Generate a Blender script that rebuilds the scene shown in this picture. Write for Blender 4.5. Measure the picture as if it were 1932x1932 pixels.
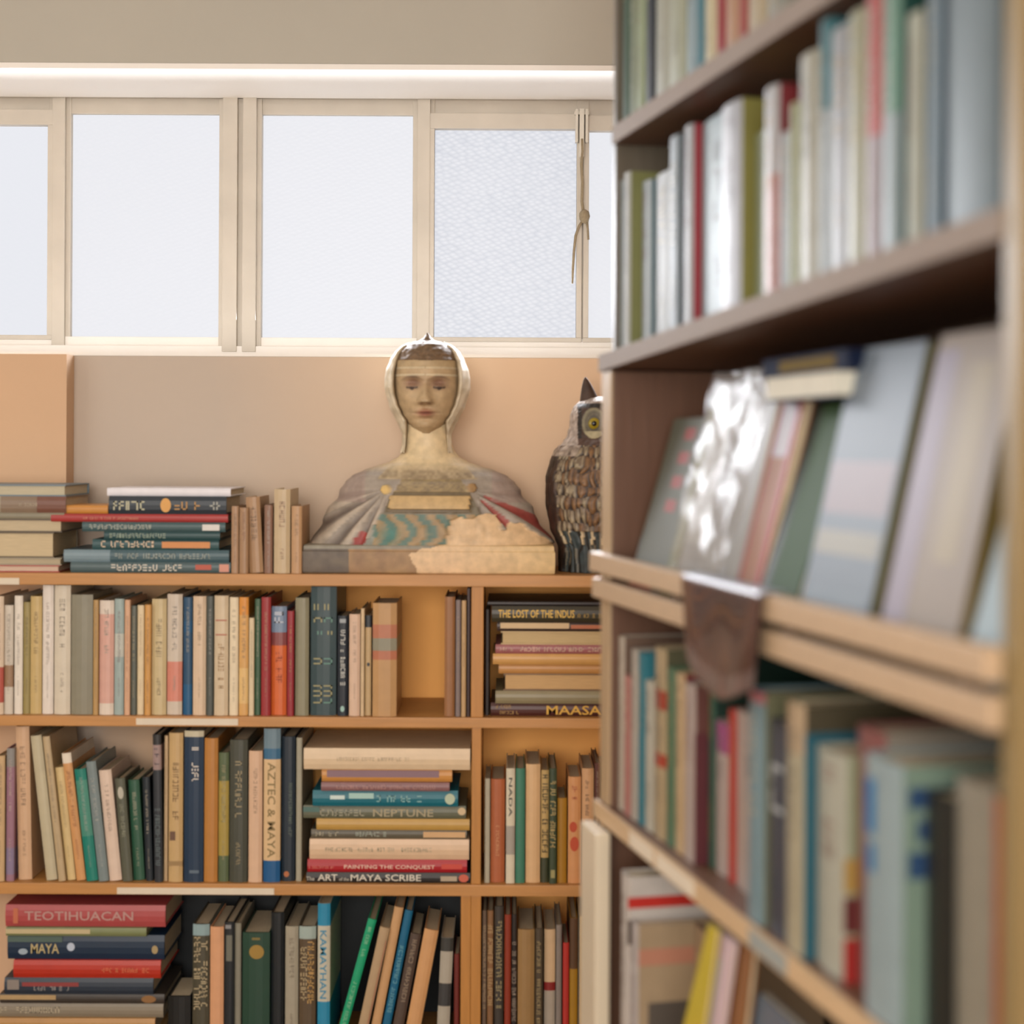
import bpy, bmesh, math, random
from math import sin, cos, pi, atan2, exp, radians
from mathutils import Matrix, Vector
from collections import Counter

for o in list(bpy.data.objects): bpy.data.objects.remove(o, do_unlink=True)
C = bpy.context.scene.collection
S = bpy.context.scene
random.seed(7)

# ------------------------------------------------------------------ camera, light, exposure
FPX = 3000.0; HX = 966.0; HY = 845.0; CZ = 1.65; ROLL = 0.005
cam_d = bpy.data.cameras.new('camera'); cam = bpy.data.objects.new('camera', cam_d); C.objects.link(cam)
cam_d.sensor_width = 36.0; cam_d.lens = 36.0*FPX/1932; cam_d.clip_start = 0.05; cam_d.clip_end = 60
cam_d.shift_y = -(966-HY)/1932
cam.matrix_world = Matrix.Translation((0, 0, CZ)) @ Matrix.Rotation(pi/2, 4, 'X') @ Matrix.Rotation(ROLL, 4, 'Z')
cam_d.dof.use_dof = True; cam_d.dof.focus_distance = 3.58; cam_d.dof.aperture_fstop = 2.3
S.camera = cam
S.view_settings.view_transform = 'Standard'; S.view_settings.look = 'None'
S.view_settings.exposure = 0.12; S.view_settings.gamma = 1.0; S.view_settings.use_curve_mapping = False
w = bpy.data.worlds.new('daylight'); S.world = w; w.use_nodes = True
w.node_tree.nodes['Background'].inputs[0].default_value = (0.75, 0.85, 1.0, 1); w.node_tree.nodes['Background'].inputs[1].default_value = 1.0

def area(name, loc, target, sx, sy, power, color):
    l = bpy.data.lights.new(name, 'AREA'); l.shape = 'RECTANGLE'; l.size = sx; l.size_y = sy; l.energy = power; l.color = color
    o = bpy.data.objects.new(name, l); C.objects.link(o); o.location = loc
    o.rotation_euler = (Vector(target)-Vector(loc)).to_track_quat('-Z', 'Y').to_euler()
    return o
# daylight entering by the ribbon window, plus added fill lamps behind the camera and at left
area('window_daylight', (-0.75, 3.50, CZ+0.46), (-0.75, 0.0, CZ+0.1), 3.2, 0.36, 44, (0.93, 0.95, 1.0)).data.spread = radians(115)
area('rear_fill', (-0.45, -1.9, CZ+0.25), (-0.1, 3.0, CZ-0.15), 2.2, 1.6, 110, (1.0, 0.945, 0.885))
area('left_fill', (-2.3, 0.9, CZ+0.3), (0.4, 1.7, CZ-0.1), 1.8, 1.3, 10, (0.86, 0.94, 1.0))

# ------------------------------------------------------------------ pixel <-> place
def ray(px, py):
    a = px-HX; b = py-HY
    return (a+ROLL*b)/FPX, -(b-ROLL*a)/FPX          # X/Y and (z-CZ)/Y
def un(px, py, Y):
    k, v = ray(px, py); return Vector((k*Y, Y, CZ+v*Y))
AX = Vector((0.134, 2.24)); DD = Vector((0.2198, -0.9755)); MM = Vector((0.9755, 0.2198))   # plane of the near bookcase
TH = atan2(DD.y, DD.x)
def W(u, r, z): p = AX+DD*u+MM*r; return Vector((p.x, p.y, z))
def u_at(px, py, r=0.0):
    k, _ = ray(px, py); ax = AX+MM*r
    return (k*ax.y-ax.x)/(DD.x-k*DD.y)
def r_at(px, py, u):
    k, _ = ray(px, py); ax = AX+DD*u
    return (k*ax.y-ax.x)/(MM.x-k*MM.y)
def z_at(px, py, r=0.0):
    k, v = ray(px, py); u = u_at(px, py, r); return CZ+v*W(u, r, 0).y

# ------------------------------------------------------------------ materials
def lin(c): return c/12.92 if c <= 0.04045 else ((c+0.055)/1.055)**2.4
def rgb(h):
    if not isinstance(h, str): return h
    h = h.lstrip('#'); return tuple(lin(int(h[i:i+2], 16)/255) for i in (0, 2, 4))
_m = {}
def mat(col, rough=0.45, var=0.12, scale=30, bump=0.0, name='paint', metallic=0.0, coat=0.0, stretch=None, spec=0.5):
    key = (str(col), rough, var, scale, bump, name, metallic, coat, stretch, spec)
    if key in _m: return _m[key]
    m = bpy.data.materials.new(name); m.use_nodes = True; nt = m.node_tree; N = nt.nodes; L = nt.links
    b = N['Principled BSDF']; b.inputs['Roughness'].default_value = rough; b.inputs['Metallic'].default_value = metallic
    b.inputs['Coat Weight'].default_value = coat; b.inputs['Specular IOR Level'].default_value = spec
    tc = N.new('ShaderNodeTexCoord'); mp = N.new('ShaderNodeMapping'); L.new(tc.outputs['Object'], mp.inputs[0])
    if stretch: mp.inputs['Scale'].default_value = stretch
    n = N.new('ShaderNodeTexNoise'); n.inputs['Scale'].default_value = scale; n.inputs['Detail'].default_value = 5
    L.new(mp.outputs[0], n.inputs['Vector'])
    mx = N.new('ShaderNodeMix'); mx.data_type = 'RGBA'
    c = rgb(col); mx.inputs[6].default_value = (*c, 1); mx.inputs[7].default_value = (*[x*(1-var*2.2) for x in c], 1)
    L.new(n.outputs['Fac'], mx.inputs[0]); L.new(mx.outputs[2], b.inputs['Base Color'])
    if bump:
        bp = N.new('ShaderNodeBump'); bp.inputs['Strength'].default_value = bump; bp.inputs['Distance'].default_value = 0.002
        L.new(n.outputs['Fac'], bp.inputs['Height']); L.new(bp.outputs[0], b.inputs['Normal'])
    _m[key] = m; return m
def wood(col, name, vert=False, rough=0.45):
    return mat(col, rough, 0.16, 9, 0.15, name, stretch=(14, 14, 1) if vert else (1, 14, 14))
def attr_mat(name, rough=0.55, scale=60, var=0.15, bump=0.4):
    m = bpy.data.materials.new(name); m.use_nodes = True; nt = m.node_tree; N = nt.nodes; L = nt.links
    b = N['Principled BSDF']; b.inputs['Roughness'].default_value = rough
    a = N.new('ShaderNodeAttribute'); a.attribute_name = 'Col'
    n = N.new('ShaderNodeTexNoise'); n.inputs['Scale'].default_value = scale; n.inputs['Detail'].default_value = 6
    tc = N.new('ShaderNodeTexCoord'); L.new(tc.outputs['Object'], n.inputs['Vector'])
    mr = N.new('ShaderNodeMapRange'); mr.inputs[1].default_value = .3; mr.inputs[2].default_value = .7
    mr.inputs[3].default_value = 1-var; mr.inputs[4].default_value = 1+var; L.new(n.outputs['Fac'], mr.inputs[0])
    mx = N.new('ShaderNodeVectorMath'); mx.operation = 'SCALE'; L.new(a.outputs['Color'], mx.inputs[0]); L.new(mr.outputs[0], mx.inputs['Scale'])
    L.new(mx.outputs[0], b.inputs['Base Color'])
    bp = N.new('ShaderNodeBump'); bp.inputs['Strength'].default_value = bump; bp.inputs['Distance'].default_value = 0.001
    L.new(n.outputs['Fac'], bp.inputs['Height']); L.new(bp.outputs[0], b.inputs['Normal'])
    return m

# ------------------------------------------------------------------ mesh helpers
def link(name, me, parent=None, mats=()):
    o = bpy.data.objects.new(name, me); C.objects.link(o)
    for m in mats: me.materials.append(m)
    if parent: o.parent = parent
    return o
def mesh(name, vs, fs, mats, parent=None, mi=None, smooth=False, cols=None):
    me = bpy.data.meshes.new(name); me.from_pydata([tuple(v) for v in vs], [], fs)
    if mi: me.polygons.foreach_set('material_index', mi)
    if smooth: me.polygons.foreach_set('use_smooth', [True]*len(fs))
    if cols:
        at = me.color_attributes.new('Col', 'FLOAT_COLOR', 'POINT')
        at.data.foreach_set('color', [x for c in cols for x in (*c, 1.0)])
    me.update(); return link(name, me, parent, mats)
def boxes(name, bl, m, parent=None, bevel=0.0):
    """bl: list of (8 corner) lists or (x0,x1,y0,y1,z0,z1)"""
    vs = []; fs = []
    for b in bl:
        k = len(vs)
        if len(b) == 6 and not hasattr(b[0], '__len__'):
            x0, x1, y0, y1, z0, z1 = b
            b = [(x0,y0,z0),(x1,y0,z0),(x1,y1,z0),(x0,y1,z0),(x0,y0,z1),(x1,y0,z1),(x1,y1,z1),(x0,y1,z1)]
        vs += [tuple(p) for p in b]
        fs += [tuple(k+i for i in f) for f in ((0,3,2,1),(4,5,6,7),(0,1,5,4),(1,2,6,5),(2,3,7,6),(3,0,4,7))]
    o = mesh(name, vs, fs, [m], parent)
    if bevel:
        bm = bmesh.new(); bm.from_mesh(o.data)
        bmesh.ops.bevel(bm, geom=bm.edges[:], offset=bevel, segments=2, affect='EDGES', profile=0.7)
        bm.to_mesh(o.data); bm.free()
    return o
def urz(u0, u1, r0, r1, z0, z1, z0b=None, z1b=None):
    """box in bookcase coordinates; z at u0 and (optionally) different z at u1"""
    z0b = z0 if z0b is None else z0b; z1b = z1 if z1b is None else z1b
    return [W(u0,r0,z0), W(u1,r0,z0b), W(u1,r1,z0b), W(u0,r1,z0), W(u0,r0,z1), W(u1,r0,z1b), W(u1,r1,z1b), W(u0,r1,z1)]
def tube(pts, rad, n=10):
    vs = []; fs = []
    P = [Vector(p) for p in pts]
    for i, p in enumerate(P):
        t = (P[min(i+1, len(P)-1)]-P[max(i-1, 0)]).normalized()
        a = t.cross(Vector((0, 1, 0.013))).normalized(); b = t.cross(a)
        r = rad[i] if hasattr(rad, '__len__') else rad
        vs += [p+a*r*cos(2*pi*k/n)+b*r*sin(2*pi*k/n) for k in range(n)]
    for i in range(len(P)-1):
        for k in range(n): fs.append((i*n+k, i*n+(k+1)%n, (i+1)*n+(k+1)%n, (i+1)*n+k))
    fs.append(tuple(range(n))[::-1]); fs.append(tuple((len(P)-1)*n+k for k in range(n)))
    return vs, fs
def empty(name, loc=(0, 0, 0), rot=None, label=None, cat=None, group=None, kind=None):
    o = bpy.data.objects.new(name, None); C.objects.link(o); o.location = loc; o.empty_display_size = 0.05
    if rot: o.rotation_euler = rot
    tag(o, label, cat, group, kind); return o
def tag(o, label=None, cat=None, group=None, kind=None):
    if label: o['label'] = label
    if cat: o['category'] = cat
    if group: o['group'] = group
    if kind: o['kind'] = kind
    return o
def origin_to(o, loc):
    o.data.transform(Matrix.Translation(-Vector(loc))); o.location = loc; return o
def lerp(t, tab):
    if t <= tab[0][0]: return tab[0][1]
    for (a, x), (b, y) in zip(tab, tab[1:]):
        if t <= b:
            f = (t-a)/(b-a); f = f*f*(3-2*f)*0.5+f*0.5; return x+(y-x)*f
    return tab[-1][1]
def g(x, s): return exp(-x*x/(2*s*s))
def mixc(a, b, f):
    f = max(0, min(1, f)); return tuple(x+(y-x)*f for x, y in zip(a, b))
def hsh(*a): random_state = sin(sum(v*k for v, k in zip(a, (127.1, 311.7, 74.7))))*43758.5453; return random_state-math.floor(random_state)
def vnoise(x, y):
    xi, yi = math.floor(x), math.floor(y); f, g = x-xi, y-yi; f = f*f*(3-2*f); g = g*g*(3-2*g)
    return (hsh(xi, yi)*(1-f)+hsh(xi+1, yi)*f)*(1-g)+(hsh(xi, yi+1)*(1-f)+hsh(xi+1, yi+1)*f)*g
def inpoly(x, y, P):
    r = False
    for (x0, y0), (x1, y1) in zip(P, P[1:]+P[:1]):
        if (y0 > y) != (y1 > y) and x < (x1-x0)*(y-y0)/(y1-y0)+x0: r = not r
    return r

# ------------------------------------------------------------------ lettering
_t = {}
def text_verts(s):
    if s in _t: return _t[s]
    cu = bpy.data.curves.new('lettering', 'FONT'); cu.body = s; cu.size = 1; cu.resolution_u = 2; cu.offset = 0.012
    o = bpy.data.objects.new('lettering', cu); C.objects.link(o)
    dg = bpy.context.evaluated_depsgraph_get(); me = o.evaluated_get(dg).to_mesh()
    vs = [v.co.copy() for v in me.vertices]; fs = [tuple(p.vertices) for p in me.polygons]
    o.evaluated_get(dg).to_mesh_clear(); bpy.data.objects.remove(o); bpy.data.curves.remove(cu)
    x0 = min(v.x for v in vs); x1 = max(v.x for v in vs); y0 = min(v.y for v in vs); y1 = max(v.y for v in vs)
    _t[s] = ([((v.x-x0)/(x1-x0), (v.y-y0)/(y1-y0)) for v in vs], fs); return _t[s]
def marks_mesh(marks, t, h, y, parent, name='lettering'):
    """marks on a spine of thickness t and height h, reading from the top down; (kind, z0, z1, w0, w1, colour, text)"""
    by = {}
    for mk in marks: by.setdefault(mk[5], []).append(mk)
    vs = []; fs = []; mi = []; ms = []
    for ci, (col, L) in enumerate(by.items()):
        ms.append(mat(col, 0.5, 0.05, 50, name='printed_ink'))
        for kd, z0, z1, w0, w1, _, s in L:
            za = h*(1-z0); zb = h*(1-z1); xa = -t/2+t*w0; xb = -t/2+t*w1
            if kd == 'T':
                tv, tf = text_verts(s); k = len(vs)
                vs += [(xa+(xb-xa)*b, y, za+(zb-za)*a) for a, b in tv]; fs += [tuple(k+i for i in f) for f in tf]; mi += [ci]*len(tf)
            elif kd == 'D':
                k = len(vs); n = 14; vs += [((xa+xb)/2+(xb-xa)/2*cos(2*pi*i/n), y, (za+zb)/2+(za-zb)/2*sin(2*pi*i/n)) for i in range(n)]
                fs.append(tuple(range(k, k+n))); mi.append(ci)
            elif kd == 'G':
                gh = xb-xa; z = za; rnd = random.Random(int(z0*1000)+len(s or '')+int(t*1e5))
                while z-gh*0.7 > zb:
                    gw = gh*rnd.uniform(.35, .75)
                    if rnd.random() > 0.14:
                        st = gh*0.17
                        ops = [(0, st, 0, gh), (gw-st, gw, 0, gh), (0, gw, gh-st, gh), (0, gw, 0, st), (0, gw, gh*.42, gh*.42+st)]
                        for (a, b, c, d) in rnd.sample(ops, rnd.choice((2, 3, 3))):
                            k = len(vs); vs += [(xa+c, y, z-a), (xa+d, y, z-a), (xa+d, y, z-b), (xa+c, y, z-b)]; fs.append((k, k+1, k+2, k+3)); mi.append(ci)
                    z -= gw+gh*0.22
            elif kd == 'B':
                k = len(vs); vs += [(xa, y, za), (xb, y, za), (xb, y, zb), (xa, y, zb)]; fs.append((k, k+1, k+2, k+3)); mi.append(ci)
    # every printed face looks out of the spine (towards -Y)
    o = mesh(name, vs, fs, ms, parent, mi)
    bm = bmesh.new(); bm.from_mesh(o.data)
    bm.normal_update()
    for f in bm.faces:
        if f.normal.y > 0: f.normal_flip()
    bm.to_mesh(o.data); bm.free()
    return o

# ------------------------------------------------------------------ books
PAGE = 'd9c8a8'
def book(root, t, h, d, col, side=None, bands=(), marks=None, soft=False, rough=0.42, page=PAGE, coat=0.0, sart=None):
    """spine towards -Y, thickness along X, height along Z, base centre of the spine at the origin"""
    c = min(0.0022, t*0.14); ov = 0.0 if soft else 0.003
    bulge = min(0.003, t*(0.04 if soft else 0.11)); hi = t/2
    out = [(-hi, d), (-hi, bulge*1.2)]; n = 4
    for i in range(1, n): a = i/n; out.append((-hi+t*a, bulge*1.2-bulge*1.2*sin(pi*a)**0.7))
    out += [(hi, bulge*1.2), (hi, d)]
    inn = [(-hi+c, d), (-hi+c, bulge*1.2+c)]+[(-hi+c+(t-2*c)*i/n, bulge*1.2+c) for i in range(1, n)]+[(hi-c, bulge*1.2+c), (hi-c, d)]
    zs = sorted({0.0, 1.0} | {round(v, 4) for b in bands for v in b[:2]})
    mats = [mat(col, rough, 0.10, 40, 0.05, 'book_cover', coat=coat)]
    if side: mats.append(mat(side, rough, 0.10, 40, 0.05, 'book_cover', coat=coat))
    bi = []
    for b in bands:
        mats.append(mat(b[2], rough, 0.10, 40, 0.05, 'book_cover', coat=coat)); bi.append((1-b[1], 1-b[0], len(mats)-1))
    zz = sorted({0.0, 1.0} | {round(v, 4) for a, b, _ in bi for v in (a, b)})
    P = len(out); vs = []; fs = []; mi = []
    for z in zz:
        vs += [(x, y, z*h) for x, y in out]; vs += [(x, y, z*h) for x, y in inn]
    for k in range(len(zz)-1):
        zm = (zz[k]+zz[k+1])/2; m_ = next((q for a, b, q in bi if a <= zm <= b), 0)
        for i in range(P-1):
            a = k*2*P+i; b = a+2*P
            fs.append((a, a+1, b+1, b)); mi.append((1 if side and i in (0, P-2) else (m_ if (i not in (0, P-2) or not side) else 1)) if side else m_)
            a += P; b += P; fs.append((a, b, b+1, a+1)); mi.append(0)
        for i in (0, P-1):
            a = k*2*P+i; q = (a, a+2*P, a+3*P, a+P); fs.append(q if i == 0 else q[::-1]); mi.append(1 if side else m_)
    K = (len(zz)-1)*2*P
    for i in range(P-1):
        fs.append((i, i+P, i+P+1, i+1)); mi.append(0)
        fs.append((K+i, K+i+1, K+i+P+1, K+i+P)); mi.append(0)
    mesh('cover', vs, fs, mats, root, mi)
    g = 0.0002
    boxes('page_block', [(-hi+c+g, hi-c-g, bulge*1.2+c+g, d-ov, ov, h-ov-0.0005)], mat(page, 0.8, 0.22, 30, 0.3, 'paper', stretch=(60, 1, 1)), root)
    if marks:
        txt = [k for k in marks if k[0] in 'TG']
        if txt: marks_mesh(txt, t, h, -0.0005, root)
        for k in marks:
            if k[0] in 'BD': marks_mesh([k], t, h, -0.0004, root, 'printed_panel' if k[0] == 'B' else 'emblem')
    if sart:
        vs = []; fs = []; ms = []
        for i, (a0, a1, b0, b1, cc) in enumerate(sart):      # printing on the near cover: depth and height (from the head) as fractions
            x_ = hi+.0003; vs += [(x_, d*a0, h*(1-b1)), (x_, d*a1, h*(1-b1)), (x_, d*a1, h*(1-b0)), (x_, d*a0, h*(1-b0))]
            fs.append((4*i, 4*i+1, 4*i+2, 4*i+3)); ms.append(mat(cc, .5, .1, 12, name='cover_print'))
        mesh('cover_print', vs, fs, ms, root, list(range(len(ms))))

ALLB = []
def tone(c, f): return tuple(x*f for x in rgb(c))
def auto_marks(col, rnd, t):
    c = rgb(col); lum = .3*c[0]+.6*c[1]+.1*c[2]
    ink = rnd.choice(['5a4a3c', '6b5844', '7a3a30', '4a4f55']) if lum > 0.25 else rnd.choice(['d8ccb0', 'cdb98c', 'c9c4b8', 'c8a860'])
    ink = mixc(rgb(ink), c, .5)
    w0 = 0.5-rnd.uniform(.12, .19); w1 = 1-w0; a = rnd.uniform(.06, .14)
    L = [('G', a, a+rnd.uniform(.35, .5), w0, w1, ink, None)]
    if rnd.random() < .8: L.append(('G', .68, rnd.uniform(.82, .9), w0+.07, w1-.07, ink, 'a'))
    return L
def put_book(t, h, d, loc, rotz, lay, lean, desc, col, o, loc_phrase, group, rnd):
    root = empty('magazine' if o.get('mag') else 'book')
    M = Matrix.Translation(loc) @ Matrix.Rotation(rotz, 4, 'Z')
    if lay: M = M @ Matrix.Rotation(-pi/2, 4, 'Y')       # head of the book to the left, cover upwards
    if lean: M = M @ Matrix.Rotation(lean, 4, 'Y')
    if o.get('fore'): M = M @ Matrix.Translation((0, d, 0)) @ Matrix.Rotation(pi, 4, 'Z')
    root.matrix_world = M
    mk = o.get('marks')
    if mk is None: mk = auto_marks(col, rnd, t)
    if o.get('fore') or o.get('plain'): mk = None
    book(root, t, h, d, col, o.get('side'), o.get('bands', ()), mk, o.get('soft', False), o.get('rough', 0.42), o.get('page', PAGE), o.get('coat', 0.0), o.get('sart'))
    root['category'] = 'book'; root['group'] = group
    ALLB.append([root, desc, loc_phrase, group, o])
    return root
EPS = 0.0004
def row(items, base_py, phrase, group, Y0=3.0, seed=1):
    """standing books of the far bookcase: (x0, x1, ytop, description, colour, options)"""
    rnd = random.Random(seed); zb = un(520, base_py, 3.0).z+0.0003
    for it in items:
        x0, x1, yt, desc, col = it[:5]; o = it[5] if len(it) > 5 else {}
        Y = Y0+o.get('in', rnd.uniform(0.004, 0.016))
        sh = o.get('lean', 0)
        a = un(x0, base_py-20, Y).x+EPS; b = un(x1, base_py-20, Y).x-EPS; zt = un((x0+x1)/2, yt, Y).z
        if base_py > 1200: zt = min(zt, zb+(.245 if base_py < 1400 else .2915 if base_py < 1700 else .296)-.0005)
        if sh:
            ang = math.atan(sh*Y/3000/(zt-zb)); t = (b-a)*cos(ang); h = (zt-zb-t*abs(sin(ang)))/cos(ang)
            cx = (a+b)/2-(0 if 1 else 0); z = zb+t/2*abs(sin(ang))
        else: ang = 0; t = b-a; h = zt-zb; cx = (a+b)/2; z = zb
        d = o.get('d', min(0.19, max(0.12, h*0.68+rnd.uniform(-.01, .01))))
        put_book(t, h, d, (cx, Y, z), 0, False, ang, desc, col, o, phrase, group, rnd)
def stack(items, base_py, phrase, group, Y0=3.0, seed=2):
    """books lying on one another, from the bottom up: (x0, x1, ytop, description, colour, options)"""
    rnd = random.Random(seed); xm = (items[0][0]+items[0][1])/2
    zb = un(520, base_py, 3.0).z+0.0003; first = True
    for it in items:
        x0, x1, yt, desc, col = it[:5]; o = it[5] if len(it) > 5 else {}
        Y = Y0+o.get('in', rnd.uniform(0.006, 0.018))
        a = un(x0, yt, Y).x; b = un(x1, yt, Y).x; zt = un(xm, yt, Y0+.01).z
        if o.get('same'): zb = prev
        t = zt-zb-0.0002; h = b-a; d = o.get('d', 0.17)
        # lying: local z (height) -> -x, local x (thickness) -> +z
        put_book(t, h, d, (b, Y, zb+t/2), 0, True, 0, desc, col, o, phrase, group, rnd)
        prev = zb; zb = zt
        if o.get('same'): pass
def rrow(items, base, phrase, group, seed=3, r0=0.0, yref=500, dflt=None, ceil=None):
    """standing books of the near bookcase: (x0, x1, ytop, description, colour, options); base(u) gives the shelf height"""
    rnd = random.Random(seed); n = len(items); r = items[0][5].get('r', r0) if len(items[0]) > 5 else r0
    uf = max(u_at(items[0][0], yref, r), uI+.0006)
    for i, it in enumerate(items):
        x0, x1, yt, desc, col = it[:5]; o = dict(dflt or {}); o.update(it[5] if len(it) > 5 else {})
        if i+1 < n:
            nx = items[i+1]; no = nx[5] if len(nx) > 5 else {}
            if 'r' in no: rn = no['r']; un_ = u_at(nx[0], yref, rn)
            else:
                un_ = u_at(x1, yref, r); rn = r_at(nx[0], yref, un_) if nx[0] > x1+1 else r
        else: un_ = u_at(x1, yref, r); rn = r
        un_ = min(un_, UN-.0006); rn = max(-.02, min(rn, .12))
        un_ = max(un_, uf+.005)
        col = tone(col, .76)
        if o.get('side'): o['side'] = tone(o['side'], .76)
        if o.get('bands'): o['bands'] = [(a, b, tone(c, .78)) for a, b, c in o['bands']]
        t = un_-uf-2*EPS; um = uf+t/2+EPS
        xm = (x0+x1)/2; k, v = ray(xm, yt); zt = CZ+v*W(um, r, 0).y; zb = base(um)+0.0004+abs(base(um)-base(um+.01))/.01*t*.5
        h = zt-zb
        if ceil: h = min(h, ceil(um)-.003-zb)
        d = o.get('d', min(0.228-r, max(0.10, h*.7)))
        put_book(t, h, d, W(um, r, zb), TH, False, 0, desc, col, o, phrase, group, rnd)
        uf = un_; r = rn

# ------------------------------------------------------------------ the room
XL, XR, YB, YW, YG = -2.6, 1.35, -2.2, 3.25, 3.55
z_rec_top = un(600, 131, YW).z; z_rec_bot = un(600, 667, YW).z; z_ceil = CZ+1.25
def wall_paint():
    m = bpy.data.materials.new('wall_paint_and_bounce'); m.use_nodes = True; nt = m.node_tree; N = nt.nodes; L = nt.links
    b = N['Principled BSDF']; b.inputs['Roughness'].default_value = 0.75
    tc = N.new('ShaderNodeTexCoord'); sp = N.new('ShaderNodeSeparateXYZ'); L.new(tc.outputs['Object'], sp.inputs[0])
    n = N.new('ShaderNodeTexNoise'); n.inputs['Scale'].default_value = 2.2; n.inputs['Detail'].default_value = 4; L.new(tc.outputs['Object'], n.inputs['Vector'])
    # wall colour: greyer at left, peach at right, with a noisy boundary
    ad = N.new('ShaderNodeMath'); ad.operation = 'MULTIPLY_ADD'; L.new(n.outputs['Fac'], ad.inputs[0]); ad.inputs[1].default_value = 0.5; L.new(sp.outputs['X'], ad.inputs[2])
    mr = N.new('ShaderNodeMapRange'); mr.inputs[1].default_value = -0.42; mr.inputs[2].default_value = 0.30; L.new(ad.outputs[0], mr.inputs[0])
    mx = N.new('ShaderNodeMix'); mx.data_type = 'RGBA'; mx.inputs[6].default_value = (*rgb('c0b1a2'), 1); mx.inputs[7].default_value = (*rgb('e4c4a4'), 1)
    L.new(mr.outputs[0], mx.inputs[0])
    # deeper orange below the bookcase top paints in bounce light from the pine
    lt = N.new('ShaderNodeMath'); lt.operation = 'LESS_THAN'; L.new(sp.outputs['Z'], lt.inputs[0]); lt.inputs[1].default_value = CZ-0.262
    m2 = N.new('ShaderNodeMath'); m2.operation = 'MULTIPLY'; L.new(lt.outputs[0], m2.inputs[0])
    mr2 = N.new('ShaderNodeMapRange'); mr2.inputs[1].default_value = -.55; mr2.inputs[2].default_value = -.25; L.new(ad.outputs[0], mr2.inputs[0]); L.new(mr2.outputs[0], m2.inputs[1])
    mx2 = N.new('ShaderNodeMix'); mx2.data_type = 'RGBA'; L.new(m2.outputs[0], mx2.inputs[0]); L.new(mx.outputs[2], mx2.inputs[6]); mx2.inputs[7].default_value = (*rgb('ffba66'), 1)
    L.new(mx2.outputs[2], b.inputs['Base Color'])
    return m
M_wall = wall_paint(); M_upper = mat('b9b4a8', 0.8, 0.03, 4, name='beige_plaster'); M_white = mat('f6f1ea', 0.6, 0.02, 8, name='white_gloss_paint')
M_org = mat('d8b390', 0.75, 0.06, 4, name='orange_paint')
def struct(name, bl, m, bevel=0):
    o = boxes(name, bl, m, None, bevel); return tag(o, kind='structure')
struct('floor', [(XL, XR, YB, YG+.3, -0.1, 0)], mat('8a6a48', 0.5, 0.2, 6, 0.1, 'floor_boards', stretch=(1, 12, 1)))
struct('ceiling', [(XL, XR, YB, YG+.3, z_ceil, z_ceil+.1)], mat('d8cfc2', 0.85, 0.03, 4, name='ceiling_plaster'))
struct('wall_left', [(XL-.15, XL, YB, YG+.3, 0, z_ceil)], mat('cfc3b2', 0.8, 0.05, 4, name='left_plaster'))
struct('wall_right', [(XR, XR+.15, YB, YG+.3, 0, z_ceil)], mat('c8a888', 0.8, 0.05, 4, name='right_plaster'))
struct('wall_rear', [(XL, XR, YB-.15, YB, 0, z_ceil)], mat('cfc3b2', 0.8, 0.05, 4, name='rear_plaster'))
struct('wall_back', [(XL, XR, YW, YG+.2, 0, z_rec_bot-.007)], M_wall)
struct('trim_2', [(XL, XR, YW+.001, YG-.031, z_rec_bot-.0065, z_rec_bot-.0005)], M_white)      # white window sill
struct('wall_upper', [(XL, XR, YW, YG+.2, z_rec_top+.012, z_ceil)], M_upper)
struct('trim_1', [(XL, XR, YW+.0008, YG-.03, z_rec_top, z_rec_top+.0115)], M_white)          # white painted head of the window recess
px_ = un(137, 860, YW).x
struct('wall_pier', [(XL, un(125, 860, YW-.055).x, YW-.055, YW-.0005, 0, z_rec_bot-.007)], M_org)
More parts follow.
